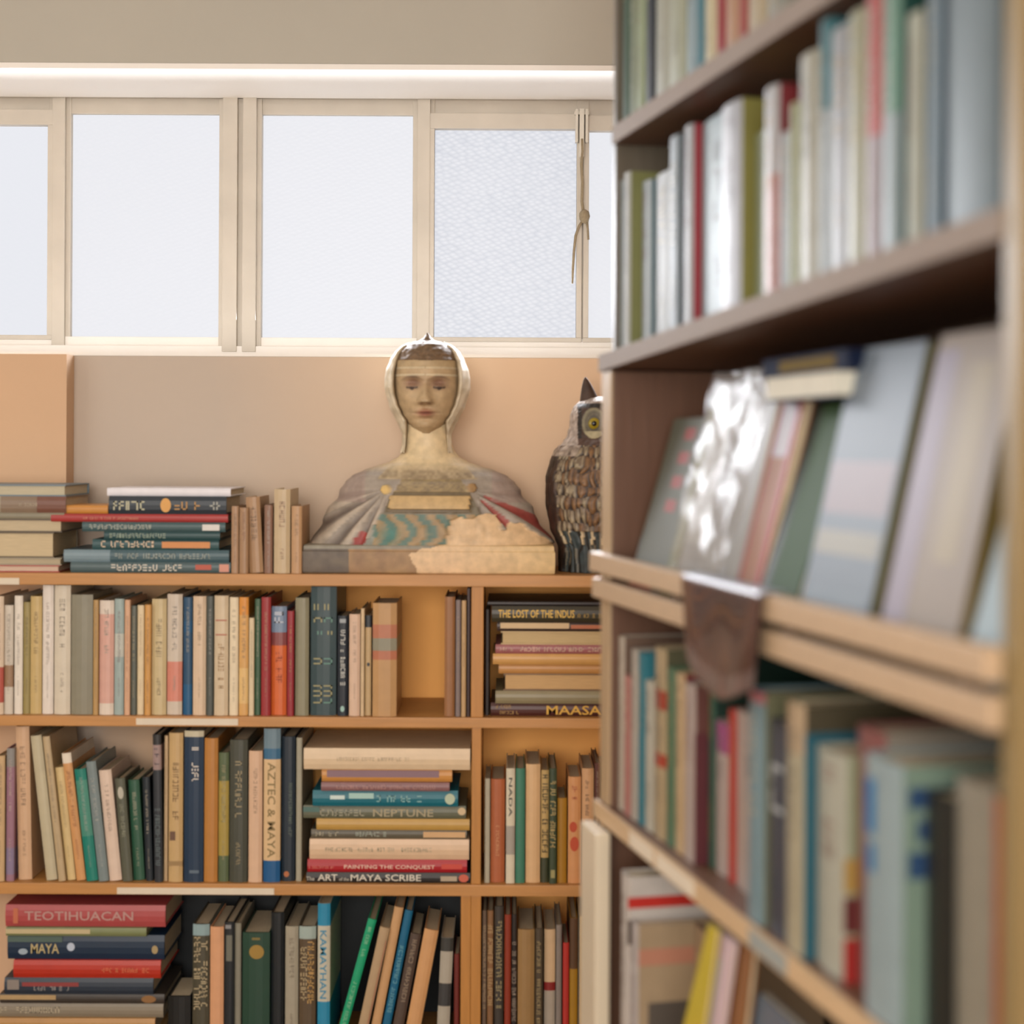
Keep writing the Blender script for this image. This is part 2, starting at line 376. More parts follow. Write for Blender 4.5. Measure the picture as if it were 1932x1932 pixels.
# ribbon window
win = empty('window_1', (0, YG, z_rec_bot), kind='structure', label='ribbon of steel framed frosted windows above the bookcase')
def zw(py): return un(600, py, YG).z
def xw(px): return un(px, 430, YG).x
M_frame = mat('d2c9bb', 0.45, 0.10, 12, 0.1, 'cream_window_paint')
zt, zb = zw(190), zw(668)
fr = [(XL, XR, YG-.012, YG+.03, zw(219), zt+.03)]
boxes('bottom_rail', [(XL, XR, YG-.0165, YG+.03, z_rec_bot-.0003, zw(638)), (XL, XR, YG-.03, YG-.0164, z_rec_bot-.0003, zw(655))], M_white, win, .002)  # rail coloured whiter than the frame to stand for light off the sill
M_glass = {}
def glass(kind):
    m = bpy.data.materials.new('hammered_glass' if kind else 'frosted_glass'); m.use_nodes = True; nt = m.node_tree; N = nt.nodes; L = nt.links
    b = N['Principled BSDF']; b.inputs['Base Color'].default_value = (.05, .05, .05, 1); b.inputs['Roughness'].default_value = .35; b.inputs['Specular IOR Level'].default_value = .15
    tc = N.new('ShaderNodeTexCoord'); mp = N.new('ShaderNodeMapping'); mp.inputs['Rotation'].default_value = (0, radians(35), 0); mp.inputs['Scale'].default_value = (1.0, 1, 2.0)
    L.new(tc.outputs['Object'], mp.inputs[0])
    v = N.new('ShaderNodeTexVoronoi'); v.inputs['Scale'].default_value = 62; v.inputs['Randomness'].default_value = .45; L.new(mp.outputs[0], v.inputs['Vector'])
    n = N.new('ShaderNodeTexNoise'); n.inputs['Scale'].default_value = 3.0; L.new(tc.outputs['Object'], n.inputs['Vector'])
    mu = N.new('ShaderNodeMath'); mu.operation = 'MULTIPLY'; L.new(v.outputs['Distance'], mu.inputs[0]); L.new(n.outputs['Fac'], mu.inputs[1])
    mx = N.new('ShaderNodeMix'); mx.data_type = 'RGBA'; mx.inputs[6].default_value = (*rgb('f1f2f8'), 1)
    mx.inputs[7].default_value = (*rgb('b0b8c8' if kind else 'eef0f6'), 1)
    L.new(mu.outputs[0], mx.inputs[0]); L.new(mx.outputs[2], b.inputs['Emission Color']); b.inputs['Emission Strength'].default_value = .815
    bp = N.new('ShaderNodeBump'); bp.inputs['Strength'].default_value = .5; L.new(v.outputs['Distance'], bp.inputs['Height']); L.new(bp.outputs[0], b.inputs['Normal'])
    return m
G0, G1 = glass(0), glass(1)
def pane(x0, x1, ytop, k, ybot=636):
    boxes('window_pane', [(xw(x0), xw(x1), YG, YG+.006, zw(ybot)-.01, zw(ytop)+.01)], G1 if k else G0, win)
    if ytop > 230:   # opening light: a sash frame of its own
        a, b, c, d = xw(x0), xw(x1), zw(ytop), zw(ybot); s = .012
        boxes('window_sash', [(a-s, b+s, YG-.024, YG-.0005, c, c+.034), (a-s, b+s, YG-.024, YG-.0005, d-.01, d), (a-s, a, YG-.024, YG-.0005, d, c), (b, b+s, YG-.024, YG-.0005, d, c)], M_frame, win, 0.0015)
for k in range(-3, 2):
    o = 688*k     # bays repeat along the wall
    if k <= 0:
        pane(137+o, 416+o, 222, 0); pane(496+o, 779+o, 222, 0)
        fr += [(xw(416+o), xw(496+o), YG-.021, YG+.02, zb+.001, zt), (xw(416+o)+.010, xw(452+o), YG-.034, YG-.015, zb+.002, zt), (xw(462+o), xw(496+o)-.010, YG-.034, YG-.015, zb+.002, zt)]
bays = [(820, 1087, 245, 1), (-175, 95, 242, 0), (1110, 1375, 248, 0)]
fr += [(xw(779), xw(820), YG-.015, YG+.02, zb+.001, zt+.01), (xw(1087), xw(1110), YG-.015, YG+.02, zb+.001, zt+.01), (xw(95), xw(137), YG-.015, YG+.02, zb+.001, zt+.01), (xw(1375), XR, YG-.015, YG+.02, zb+.001, zt+.01),
       (xw(788), xw(812), YG-.026, YG-.010, zb+.002, zt), (xw(104), xw(128), YG-.026, YG-.010, zb+.002, zt)]
for b in bays: pane(*b)
boxes('window_frame', fr, M_frame, win, 0.002)
for c in list(win.children): c.location = -win.location      # meshes are built in room coordinates
struct('wall_outer', [(XL, XR, YG+.06, YG+.1, z_rec_bot, z_rec_top)], mat('e8ecf5', .9, .02, 3, name='outer_haze_white'))
# latch and pull cord
cordroot = empty('window_latch', un(1098, 215, YG-.035), label='cream window catch with a knotted pull cord hanging beside the right pane', cat='latch')
def cpt(px, py, y=YG-.045): return un(px, py, y)-cordroot.location
Mc = mat('a8977a', .8, .2, 200, .4, 'cord'); Ml = mat('ddd6c8', .4, .08, 20, name='latch_paint')
q = cpt(1098, 205); 
boxes('catch', [(q.x-.014, q.x-.008, -.008, .012, cpt(0, 262).z, q.z), (q.x+.008, q.x+.014, -.008, .012, cpt(0, 262).z, q.z), (q.x-.016, q.x+.016, -.006, .014, q.z-.012, q.z-.004), (q.x-.005, q.x+.005, -.012, .012, cpt(0, 290).z, q.z)], Ml, cordroot, .001)
v, f = tube([cpt(1098, 262), cpt(1099, 285), cpt(1097, 310), cpt(1099, 345), cpt(1098, 380), cpt(1101, 405)], .0035); mesh('cord', v, f, [Mc], cordroot, smooth=True)
v, f = tube([cpt(1101, 396), cpt(1102, 401), cpt(1103, 408), cpt(1102, 416), cpt(1101, 421)], [.005, .011, .012, .010, .004], 12); mesh('knot', v, f, [Mc], cordroot, smooth=True)
v, f = tube([cpt(1100, 415), cpt(1092, 428), cpt(1086, 445), cpt(1083, 475), cpt(1081, 505), cpt(1080, 535)], [.003]*5+[.002]); mesh('cord_tail', v, f, [Mc], cordroot, smooth=True)
v, f = tube([cpt(1106, 415), cpt(1109, 432), cpt(1110, 452)], .0025); mesh('cord_tail', v, f, [Mc], cordroot, smooth=True)

# ------------------------------------------------------------------ far bookcase
YS, YE = 3.0, 3.235
T = {0: 1083, 1: 1352, 2: 1667, 3: 1988}
Zs = {k: un(520, v, YS).z for k, v in T.items()}
PINE = wood('c88f50', 'pine_board'); PINEV = wood('c4873f', 'pine_upright', True)
bc = empty('bookcase', (0, YS, 0), label='low orange pine bookcase along the back wall under the window', cat='bookcase')
xl, xr = -1.6, 0.72
def bbox(name, b, m, bev=.0015): return boxes(name, [(b[0], b[1], b[2]-YS, b[3]-YS, b[4], b[5])], m, bc, bev)
zth = {0: .022, 1: .019, 2: .021, 3: .022}
for k in range(4): bbox('shelf', (xl, xr, YS-.004, YE, Zs[k]-zth[k], Zs[k]), PINE)
x0, x1 = un(889, 1230, YS).x, un(912, 1230, YS).x
bbox('upright', (x0, x1, YS, YE, Zs[1]+.0002, Zs[0]-zth[0]-.0002), PINEV); bbox('upright', (x0+.002, x1-.003, YS, YE, Zs[2]+.0002, Zs[1]-zth[1]-.0002), PINEV)
bbox('upright', (un(869, 1820, YS).x, un(888, 1820, YS).x-.0003, YS, YE, Zs[3]+.0002, Zs[2]-zth[2]-.0002), PINEV); bbox('upright', (un(888, 1820, YS).x, un(907, 1820, YS).x, YS, YE, Zs[3]+.0002, Zs[2]-zth[2]-.0002), PINEV)
for a, b in ((xl, xl+.022), (xr-.022, xr)):
    for k in (0, 1, 2): bbox('upright', (a, b, YS, YE, Zs[k+1]+.0002, Zs[k]-zth[k]-.0002), PINEV)
bbox('plinth', (xl, xr, YS+.02, YS+.04, 0.0, Zs[3]-.0222), PINE)
bbox('back_panel', (xl+.0225, un(869, 1820, YS).x-.0003, YE-.008, YE, Zs[3]+.0003, Zs[2]-zth[2]-.0003), mat('23272a', .7, .1, 8, name='dark_backboard'), .0005)
lab = mat('ddd0ba', .6, .06, 30, name='paper_label')
for a, b, k, yy in ((-60, 38, 0, 1096), (258, 450, 1, 1361), (222, 518, 2, 1680)):
    zc = un((a+b)/2, yy, YS).z; hz = .0062
    o = bbox('shelf_label', (un(a, yy, YS).x, un(b, yy, YS).x, YS-.0054, YS-.0042, zc-hz, zc+hz), lab, .0004); o['label'] = 'cream paper strip on the shelf edge'

# row 0: on top
stack([(-150, 112, 1066, 'pink-white thin', 'b5473f', dict(fore=1, page='e8cdb4')), (-140, 116, 1052, 'grey-beige', 'a39a84', dict(fore=1, page='cbbb9c')), (-130, 102, 1004, 'thick cream', '6a5a42', dict(fore=1, page='e0cba4')),
       (-150, 117, 979, 'cream-edged dark', '57493a', dict(fore=1, page='d8c6a4')), (-120, 121, 967, 'thin grey', '8c8570', dict(plain=1)), (-150, 124, 936, 'brownish grey', '8b7763', dict(bands=[(.0, .55, 'a69e88'), (.8, 1, '7a5142')])),
       (-130, 124, 914, 'cream blue-edged', '6f8593', dict(fore=1, page='d6cbae'))], T[0], 'in the leftmost stack atop the pine bookcase', 'books stacked at the left on top of the pine bookcase', seed=11)
stack([(133, 435, 1061, 'teal-grey white-titled', '4d6265', dict(marks=[('G', .22, .72, .18, .8, 'd9d2c2', None), ('B', .78, .88, .3, .8, 'b5523c', None), ('B', .93, .99, .1, .85, 'd0917c', None)])),
       (120, 432, 1038, 'slate blue', '46626a', dict(bands=[(0, .28, '7d939c')], marks=[('G', .31, .9, .3, .72, '9aa39a', None)])),
       (174, 413, 1018, 'teal with orange tip', '2f5457', dict(marks=[('G', .07, .52, .25, .85, 'd8c2a6', None), ('B', .55, .93, .2, .8, 'd08a4c', None)])),
       (196, 415, 1003, 'dark green thin', '23494c', dict(marks=[('G', .05, .55, .2, .8, '8fa08c', None)])),
       (155, 425, 985, 'slate with white patch', '3e595c', dict(marks=[('G', .05, .5, .25, .75, 'b0b5a8', None), ('B', .84, .96, .15, .8, 'd9d6d0', None)])),
       (96, 430, 970, 'red', 'a8322f', dict(marks=[('G', .18, .5, .3, .6, 'd08a6a', None)])),
       (205, 427, 936, 'navy gold-lettered', '27323c', dict(marks=[('G', .04, .42, .22, .72, 'b9b79a', None), ('D', .44, .53, .1, .9, 'd9a050', None), ('G', .56, .82, .25, .7, 'b88a4a', None), ('G', .86, .98, .25, .7, 'a9aaa0', None)])),
       (202, 435, 921, 'white top', 'eceaf0', dict(plain=1))], T[0], 'in the second stack atop the pine bookcase', 'books stacked beside the bust on top of the pine bookcase', seed=12)
# the small orange book lies beside the navy one, on the red one
rnd_ = random.Random(4); z_red = un(284, 970, 3.01).z
a_, b_ = un(99, 960, 3.012).x, un(203, 960, 3.012).x
put_book(.0155, b_-a_, .11, (b_, 3.014, z_red+.0078+.0003), 0, True, 0, 'small orange', 'c98a3c', dict(plain=1), 'in the second stack atop the pine bookcase', 'books stacked beside the bust on top of the pine bookcase', rnd_)
row([(436, 450, 955, 'tan thin', 'ad8866'), (451, 468, 958, 'brown-tan narrow', 'a5805c'), (470, 497, 937, 'light brown leaning', 'b08b66', dict(lean=-8)), (498, 514, 953, 'dark brown', '8a6650'),
     (516, 547, 923, 'pale beige tall', 'c8b18c'), (549, 569, 955, 'sandy', 'bf966c')], T[0], 'between stack and bust atop the pine bookcase', 'small row of books left of the bust', seed=13)
# row 1
row([(-12, 6, 1125, 'red-and-white', 'd8c2a8', dict(bands=[(.6, .9, 'b04a38')])), (7, 24, 1142, 'grey-white brown-footed', 'd2c8b8', dict(bands=[(.55, .75, '9a7a5c')])), (26, 42, 1124, 'narrow white', 'e8dfd0'),
     (43, 56, 1136, 'olive', '9c8c54'), (56, 78, 1125, 'pale yellow', 'c9ae74'), (79, 100, 1099, 'tall white', 'e6dcd0'), (101, 132, 1102, 'wide off-white', 'd8cdb8'), (133, 174, 1122, 'wide grey', '8b8672', dict(plain=1)),
     (175, 185, 1132, 'gold thin', 'b8935a'), (186, 214, 1133, 'white and pink', 'e2d4c4', dict(bands=[(.12, .9, 'd8a898')])), (215, 233, 1130, 'light blue', '9fb0ac', dict(bands=[(.3, .5, 'c6c8bc')])), (234, 245, 1132, 'peach thin', 'd8ab88'),
     (246, 257, 1143, 'charcoal', '5a5f54'), (258, 271, 1142, 'cream narrow', 'e3cfa8'), (272, 284, 1141, 'golden', 'd09a52'), (285, 313, 1130, 'pale straw', 'cdb98c'),
     (314, 343, 1121, 'white with pink block', 'd2c4b2', dict(bands=[(.56, .89, 'd88a76')])), (345, 362, 1127, 'navy blue', '1f4a6a', dict(bands=[(.2, .3, '0f5078'), (.74, 1, '0c5580')])), (363, 388, 1125, 'cream', 'dcc2a4'),
     (389, 402, 1125, 'dark grey thin', '4f544e'), (403, 430, 1124, 'cream red-lined', 'd6c2a2', dict(marks=[('B', .2, .21, .1, .9, 'b0604a', None), ('B', .32, .33, .1, .9, 'b0604a', None), ('G', .4, .8, .3, .7, 'b09068', None)])),
     (432, 449, 1127, 'bright cream', 'ead9b8'), (450, 468, 1127, 'orange-cream striped', 'dba964', dict(bands=[(.0, .15, 'e0953c'), (.6, .9, 'e6bf7c')])), (469, 479, 1166, 'short cream', 'ddc9a4'),
     (480, 491, 1130, 'green', '3f6044'), (492, 510, 1127, 'crimson', '9c2c2e'), (511, 540, 1144, 'orange blue-topped', 'd9692e', dict(bands=[(0, .24, '7d90a8'), (.24, .36, '8c4a48')], marks=[('G', .05, .2, .2, .8, 'b9c0cc', None), ('G', .42, .75, .3, .7, 'b04a1c', None)])),
     (541, 554, 1153, 'dark red', '97242e'), (556, 582, 1128, 'grey-olive', '8f8a70', dict(plain=1)),
     (585, 634, 1106, 'wide ornate teal', '2c4448', dict(d=.18, marks=[('G', .03+.105*i, .03+.105*i+.09, .12+.4*j, .45+.4*j, '9a9468' if (i+j) % 3 else '5f8a7c', 'x'*i) for i in range(9) for j in (0, 1)])),
     (636, 656, 1162, 'black white-lettered', '15202c', dict(marks=[('B', .03, .07, .2, .8, '9aa0a4', None), ('G', .14, .7, .3, .75, 'cfd0c8', None), ('D', .9, .96, .3, .7, '9cc0b8', None)])),
     (658, 679, 1159, 'pinkish cream', 'dcbca2'), (680, 687, 1148, 'thin ivory', 'd8bd94'), (688, 700, 1161, 'cream black-topped', 'c8ab7c', dict(bands=[(0, .12, '2c3238')], marks=[('D', .47, .51, .3, .8, '30343a', None)])),
     (702, 748, 1138, 'wide tan banded', 'bf9460', dict(plain=1, bands=[(.19, .31, 'b87454'), (.31, .42, '8f8a74'), (.42, .5, 'b87050')])),
     (838, 858, 1126, 'brown', '99683e', dict(plain=1)), (859, 869, 1132, 'grey-mauve', '80706c'), (870, 879, 1133, 'ivory worn', 'c09c6c'), (880, 887, 1110, 'nearly black', '3a2420', dict(plain=1))],
    T[1], 'on the upper shelf of the pine bookcase', 'books standing on the upper shelf of the pine bookcase', seed=21)
tx = dict(T=0)
row([(915, 923, 1150, 'black upright', '2a1d1a', dict(plain=1))], T[1], 'in the right bay of the pine bookcase', 'dark book beside the stack in the right bay', Y0=3.02)
stack([(926, 1240, 1328, 'maroon gold-titled', '4e2620', dict(marks=[('T', .335, .68, .12, .82, 'd9a83c', 'MAASAI'), ('G', .03, .13, .6, .85, 'b08a4a', None), ('G', .03, .18, .15, .4, 'b08a4a', 'a')])),
       (935, 1240, 1304, 'grey-olive', '8f8464', dict(plain=1)), (950, 1225, 1272, 'thick sandy', '7a5a3c', dict(fore=1, page='dbb27c')), (941, 1235, 1254, 'tan', 'c08a4c', dict(plain=1)), (930, 1240, 1234, 'yellow-tan', 'cf9c58', dict(plain=1)),
       (935, 1230, 1217, 'mauve-titled', 'a06060', dict(marks=[('G', .03, .12, .3, .7, 'cda690', None), ('G', .16, .8, .25, .75, 'd8b49c', 'b')])), (945, 1235, 1192, 'cream', 'c9ac78', dict(fore=1, page='d8bd8c')),
       (938, 1240, 1174, 'cream red-tipped', '3c2a22', dict(marks=[('B', .02, .45, .3, .9, 'cdb084', None), ('B', .46, .9, .3, .7, 'b0643c', None)])),
       (928, 1240, 1144, 'black yellow-titled', '38321f', dict(marks=[('T', .04, .5, .28, .78, 'e0b54c', 'THE LOST OF THE INDUS'), ('G', .52, .9, .3, .55, 'a8873c', None)])),
       (920, 1235, 1136, 'thin black', '221614', dict(plain=1))], T[1], "stacked in the pine bookcase's upper right bay", 'books stacked in the upper right bay', seed=22)
# row 2
row([(-8, 8, 1426, 'tan-cream', 'c9a97c'), (11, 26, 1412, 'mauve', '9c7484', dict(bands=[(0, .14, '8d8a86'), (.75, .95, '8b7c98')])), (34, 60, 1369, 'tall pinkish cream', 'd6b08c', dict(lean=-7)),
     (87, 108, 1387, 'leaning pale grey', 'c3b899', dict(lean=-32, plain=1)), (110, 124, 1389, 'leaning beige', 'bfa882', dict(lean=-32)), (127, 143, 1447, 'leaning pale yellow', 'd9bf88', dict(lean=-25)),
     (144, 162, 1420, 'leaning peach', 'd49c64', dict(lean=-30, bands=[(0, .08, 'e8dcc8')])), (163, 185, 1450, 'leaning teal', '148070', dict(lean=-25, bands=[(.1, .6, '4a8f7c')])), (186, 205, 1436, 'leaning grey-blue', '7c8a8a', dict(lean=-26)),
     (206, 230, 1452, 'leaning rosy white', 'e0c8b4', dict(lean=-22)), (231, 250, 1468, 'mottled charcoal', '5a5c4c', dict(lean=-16, marks=[('D', .08, .2, .2, .8, 'b9b5a4', None), ('G', .25, .6, .3, .7, '8f8f78', None)])),
     (252, 273, 1471, 'dark green', '2e5a44', dict(lean=-12)), (275, 289, 1466, 'black thin', '18242c', dict(lean=-8)),
     (291, 307, 1386, 'mauve-topped black', '2b3036', dict(lean=-5, bands=[(0, .07, '2a2a2a'), (.07, .24, '9c8580')], marks=[('G', .09, .22, .2, .8, '4a4048', None), ('G', .5, .9, .2, .8, '5c6a6c', 'q')])), (309, 316, 1388, 'thin beige', 'c9ac84'),
     (317, 344, 1383, 'cream brown-patterned', 'c9a874', dict(marks=[('G', .2, .6, .3, .7, '8c7048', None), ('B', .66, .72, .1, .5, '6a4c38', None), ('B', .86, .89, 0, 1, '9a7c50', None)])),
     (346, 383, 1379, 'wide navy', '16324c', dict(bands=[(0, .04, 'c9c0a4')], marks=[('G', .08, .36, .4, .75, 'd8d0c4', None), ('B', .92, .94, .3, .8, '5a6a78', None)])), (384, 410, 1393, 'golden tan', 'ba7f3c', dict(plain=1)),
     (411, 431, 1420, 'green yellow-panelled', '5a6848', dict(bands=[(.22, .8, 'ab9448')])), (432, 466, 1396, 'wide grey-green', '46483c'), (468, 494, 1417, 'pink-cream', 'ddb898'),
     (496, 528, 1375, 'cream blue-footed', 'dfbe90', dict(d=.17, bands=[(0, .13, '708894'), (.13, .2, '3c6c8c'), (.86, 1, '14588c')], marks=[('T', .22, .84, .25, .72, '8a7448', 'AZTEC & MAYA')])),
     (530, 556, 1390, 'blue-black', '1e2c38', dict(marks=[('G', .3, .7, .55, .8, '5c6a60', None), ('D', .93, .97, .2, .6, 'b0683c', None)])), (558, 569, 1392, 'grey-edged', 'a5a08c', dict(plain=1))],
    T[2], 'on the middle shelf of the pine bookcase', 'books standing on the middle shelf of the pine bookcase', seed=31)
stack([(578, 887, 1646, 'black white-titled', '2c2a2a', dict(marks=[('T', .0, .05, .2, .6, 'b9b5a8', 'The'), ('T', .07, .19, .2, .85, 'd8d2c2', 'ART'), ('T', .2, .26, .2, .55, 'b9b5a8', 'of the'), ('T', .27, .7, .2, .85, 'd8d2c2', 'MAYA SCRIBE'), ('B', .82, .92, .2, .7, 'b0a088', None), ('D', .93, .99, .1, .9, 'c86048', None)])),
       (580, 881, 1622, 'red', 'ae1f28', dict(marks=[('G', .01, .17, .3, .5, 'd88070', None), ('T', .23, .8, .25, .6, 'e8c4b0', 'PAINTING THE CONQUEST'), ('B', .84, .97, .3, .7, 'c84838', None)])),
       (584, 885, 1584, 'thick cream', 'e0bf9c', dict(marks=[('G', .1, .8, .4, .6, 'b0a488', None)])), (587, 881, 1567, 'grey mottled', '625c4c', dict(marks=[('G', .03, .2, .25, .75, 'b0a890', None), ('G', .26, .5, .25, .75, 'a8b0a0', 'c'), ('B', .72, .99, .15, .8, 'd0a878', None)])),
       (597, 886, 1546, 'yellow-tan', 'c49c50', dict(plain=1)), (572, 879, 1522, 'olive-grey', '6a6c58', dict(marks=[('B', .0, .1, .5, .9, '4c6c64', None), ('G', .08, .38, .2, .7, 'a09c84', None), ('T', .43, .8, .15, .75, 'a89c7c', 'NEPTUNE'), ('D', .95, 1, .3, .9, 'd0b890', None)])),
       (590, 864, 1492, 'bright teal', '0d6c7c', dict(marks=[('B', .12, .22, .45, .7, 'cfe0da', None), ('B', .25, .42, .5, .85, 'a8ccc4', None), ('G', .44, .78, .3, .7, '8cb8b4', None), ('D', .91, .98, .15, .85, 'b8c4a8', None)])),
       (606, 848, 1476, 'dusty mauve', '8c6464', dict(marks=[('G', .12, .9, .25, .7, 'b88c84', None)])), (607, 853, 1452, 'orange-bordered', 'd2944a', dict(marks=[('B', .04, .9, .35, .9, '8a6c74', None)])),
       (573, 887, 1412, 'large white', 'e2c8a4', dict(marks=[('G', .2, .65, .42, .58, 'bca888', None)], d=.2))], T[2], 'in the stack on the middle pine shelf', 'books stacked on the middle pine shelf', seed=32)
row([(914, 924, 1469, 'grey-white', 'b5ad96', dict(plain=1)), (925, 952, 1470, 'brown-orange', 'b0623a', dict(marks=[('G', .45, .75, .4, .6, 'd8a070', None)])), (954, 971, 1450, 'white black-lettered', 'd8cdb4', dict(marks=[('T', .08, .42, .3, .7, '3c3c38', 'NADA')], bands=[(.5, .75, 'a8a094')])),
     (972, 990, 1450, 'green', '3f7c64', dict(plain=1)), (991, 1019, 1442, 'cream plain', 'dcb484', dict(plain=1)), (1020, 1035, 1453, 'cream black-footed', 'c0a064', dict(marks=[('G', .04, .75, .15, .9, '443c24', None)], bands=[(.78, 1, '3c4028')])),
     (1036, 1050, 1450, 'dark green cream-lettered', '3a4830', dict(marks=[('G', .04, .7, .1, .85, 'bca468', None), ('B', .88, .95, .2, .8, '9c9460', None)])), (1051, 1069, 1506, 'mustard', 'ab7a1e', dict(plain=1)),
     (1071, 1096, 1466, 'peach red-lettered', 'd89a64', dict(marks=[('G', .08, .25, .3, .7, 'c07048', None), ('D', .42, .52, .1, .7, 'c04c28', None), ('D', .56, .7, .15, .85, 'c04c28', None)])), (1097, 1120, 1450, 'peach-cream', 'd6a678', dict(marks=[('G', .1, .6, .3, .6, '8c6c50', None)])),
     (1121, 1131, 1440, 'maroon-brown', '5c2c20'), (1133, 1160, 1452, 'tan cloth', 'b08a5c')], T[2], "in the pine bookcase's middle right bay", 'books in the middle right bay of the pine bookcase', seed=33)
# row 3
stack([(-20, 300, 1954, 'wide tan bottom', 'b08a58', dict(plain=1)), (-20, 292, 1922, 'orange-tan', 'b8894c', dict(plain=1)), (-16, 308, 1894, 'grey-cream', '8e8472', dict(marks=[('G', .02, .4, .3, .7, 'b9ad94', None)])), (0, 310, 1876, 'brown-black', '3c3630', dict(marks=[('B', .0, .34, .4, .9, 'b09468', None), ('D', .86, .95, .1, .9, '8c6438', None)])),
       (8, 289, 1845, 'dark slate', '2a3644', dict(marks=[('B', .12, .5, .5, .75, '8c3a38', None), ('G', .2, .45, .25, .5, 'a09c98', None), ('B', .02, .1, .3, .9, '8a8078', None)])), (25, 303, 1812, 'scarlet', 'b8301c', dict(marks=[('G', .6, .93, .35, .6, 'd87850', None)])),
       (14, 310, 1766, 'navy', '122c44', dict(marks=[('B', .0, .35, .72, .95, '50645c', None), ('T', .15, .33, .25, .65, 'b9a878', 'MAYA'), ('D', .38, .43, .35, .7, 'b9c4d4', None), ('D', .07, .13, .2, .45, '9cacb8', None), ('D', .92, .96, .25, .6, 'a89468', None)])),
       (11, 276, 1750, 'thin green-cream', '7c8458', dict(marks=[('B', .0, .6, .3, .85, 'c0b088', None)])), (10, 312, 1709, 'pinkish red', 'b04c4c', dict(marks=[('T', .12, .8, .3, .72, 'b89088', 'TEOTIHUACAN'), ('B', .05, .08, .15, .85, 'c06c4c', None)]))],
      T[3], 'in the lowest left stack of the pine bookcase', 'books stacked at the lower left of the pine bookcase', seed=41)
row([(316, 359, 1880, 'black box-like', '101414', dict(plain=1)), (362, 394, 1744, 'blue-topped cream-lettered', '4c4838', dict(bands=[(0, .09, '8fa8aa')], marks=[('G', .1, .68, .1, .48, 'b8a884', None), ('G', .1, .66, .52, .9, 'b8a884', 'l')])), (395, 421, 1749, 'peach', 'dca47a', dict(plain=1)),
     (422, 441, 1740, 'black white-marked', '1e2428', dict(marks=[('B', .02, .05, .1, .7, '888888', None), ('B', .1, .3, .2, .8, '6c6c60', None)])), (442, 454, 1742, 'grey paged', '8c8878', dict(plain=1)),
     (456, 508, 1760, 'wide dark green', '204434', dict(marks=[('D', .1, .22, .25, .8, '9c7c34', None), ('B', .04, .06, .35, .65, '7c6c34', None)])), (510, 535, 1722, 'black', '121a1e', dict(plain=1)),
     (537, 562, 1748, 'grey-white', 'a8a08c'), (563, 595, 1748, 'brown-lettered blue-topped', '5c4c38', dict(bands=[(0, .1, 'a4b4ac')], marks=[('G', .12, .6, .1, .48, 'b8a47c', None), ('G', .12, .62, .52, .9, 'c09858', 'l')])),
     (598, 622, 1705, 'white bright-blue ended', 'c9c4b0', dict(bands=[(0, .15, '2a8cb0'), (.66, 1, '2a8cb0')], marks=[('T', .18, .64, .2, .72, '3c88a8', 'KAMAYHAN')]))],
    T[3], 'on the lowest shelf of the pine bookcase', 'books standing on the lowest shelf of the pine bookcase', seed=42)
row([(626, 643, 1732, 'leaning emerald', '14a070', dict(lean=68, marks=[('G', .06, .3, .3, .7, '90c8a0', None), ('G', .45, .85, .3, .7, '90c8a0', 'a')])), (665, 685, 1748, 'leaning buff', 'b89c78', dict(lean=51, marks=[('B', .1, .95, .88, .93, 'b05c48', None)])), (691, 709, 1710, 'leaning tall cream', 'cda070', dict(lean=52, plain=1)),
     (712, 728, 1716, 'leaning blue-teal', '0c6488', dict(lean=51, marks=[('G', .25, .75, .25, .75, '6ca8b4', None)])), (732, 753, 1760, 'leaning brown', '54443a', dict(lean=42, marks=[('G', .05, .6, .3, .7, 'a08c74', None)])), (757, 785, 1752, 'leaning orange-cream', 'd4a06c', dict(lean=43, plain=1)),
     (822, 846, 1769, 'black-and-white', 'b0a898', dict(lean=9, bands=[(.0, .12, '3c3c38'), (.4, .6, '3c3c3c')], plain=1)), (856, 866, 1800, 'dark maroon', '6c241c', dict(plain=1))],
    T[3], 'on the lowest shelf of the pine bookcase', 'books leaning on the lowest shelf of the pine bookcase', seed=43)
row([(909, 917, 1718, 'brown-grey lettered', '6c5848', dict(marks=[('G', .1, .7, .1, .9, 'a89070', None)])), (918, 930, 1718, 'brown lettered', '8c6440', dict(marks=[('G', .1, .7, .1, .9, 'c0a070', None)])), (932, 949, 1710, 'dark beige-lettered', '3c3630', dict(marks=[('G', .1, .7, .2, .8, 'a8986c', None)])),
     (951, 963, 1726, 'rust red', '8c3018', dict(plain=1)), (964, 974, 1725, 'black speckled', '2c2420', dict(marks=[('G', .2, .8, .1, .9, '9c8c7c', None)])), (976, 1008, 1754, 'tan cloth', '9c7a4c', dict(plain=1)), (1009, 1024, 1752, 'dark cream-lettered', '4c4030', dict(marks=[('G', .1, .8, .2, .7, 'a89468', None)])),
     (1026, 1047, 1754, 'white red-framed', 'd8b890', dict(bands=[(.43, .5, '8c2420'), (.5, .8, 'b0a494')], plain=1)), (1048, 1059, 1745, 'grey', '8a8078', dict(plain=1)), (1061, 1073, 1779, 'bright red', 'b83028', dict(plain=1)), (1074, 1089, 1732, 'mustard brown-topped', 'a87c1c', dict(bands=[(0, .38, '5c4028')], plain=1)),
     (1092, 1112, 1729, 'cream-yellow', 'c8a468', dict(plain=1)), (1114, 1140, 1740, 'beige', 'b89870', dict(plain=1))], T[3], "in the pine bookcase's lowest right bay", 'books in the lowest right bay of the pine bookcase', seed=44)

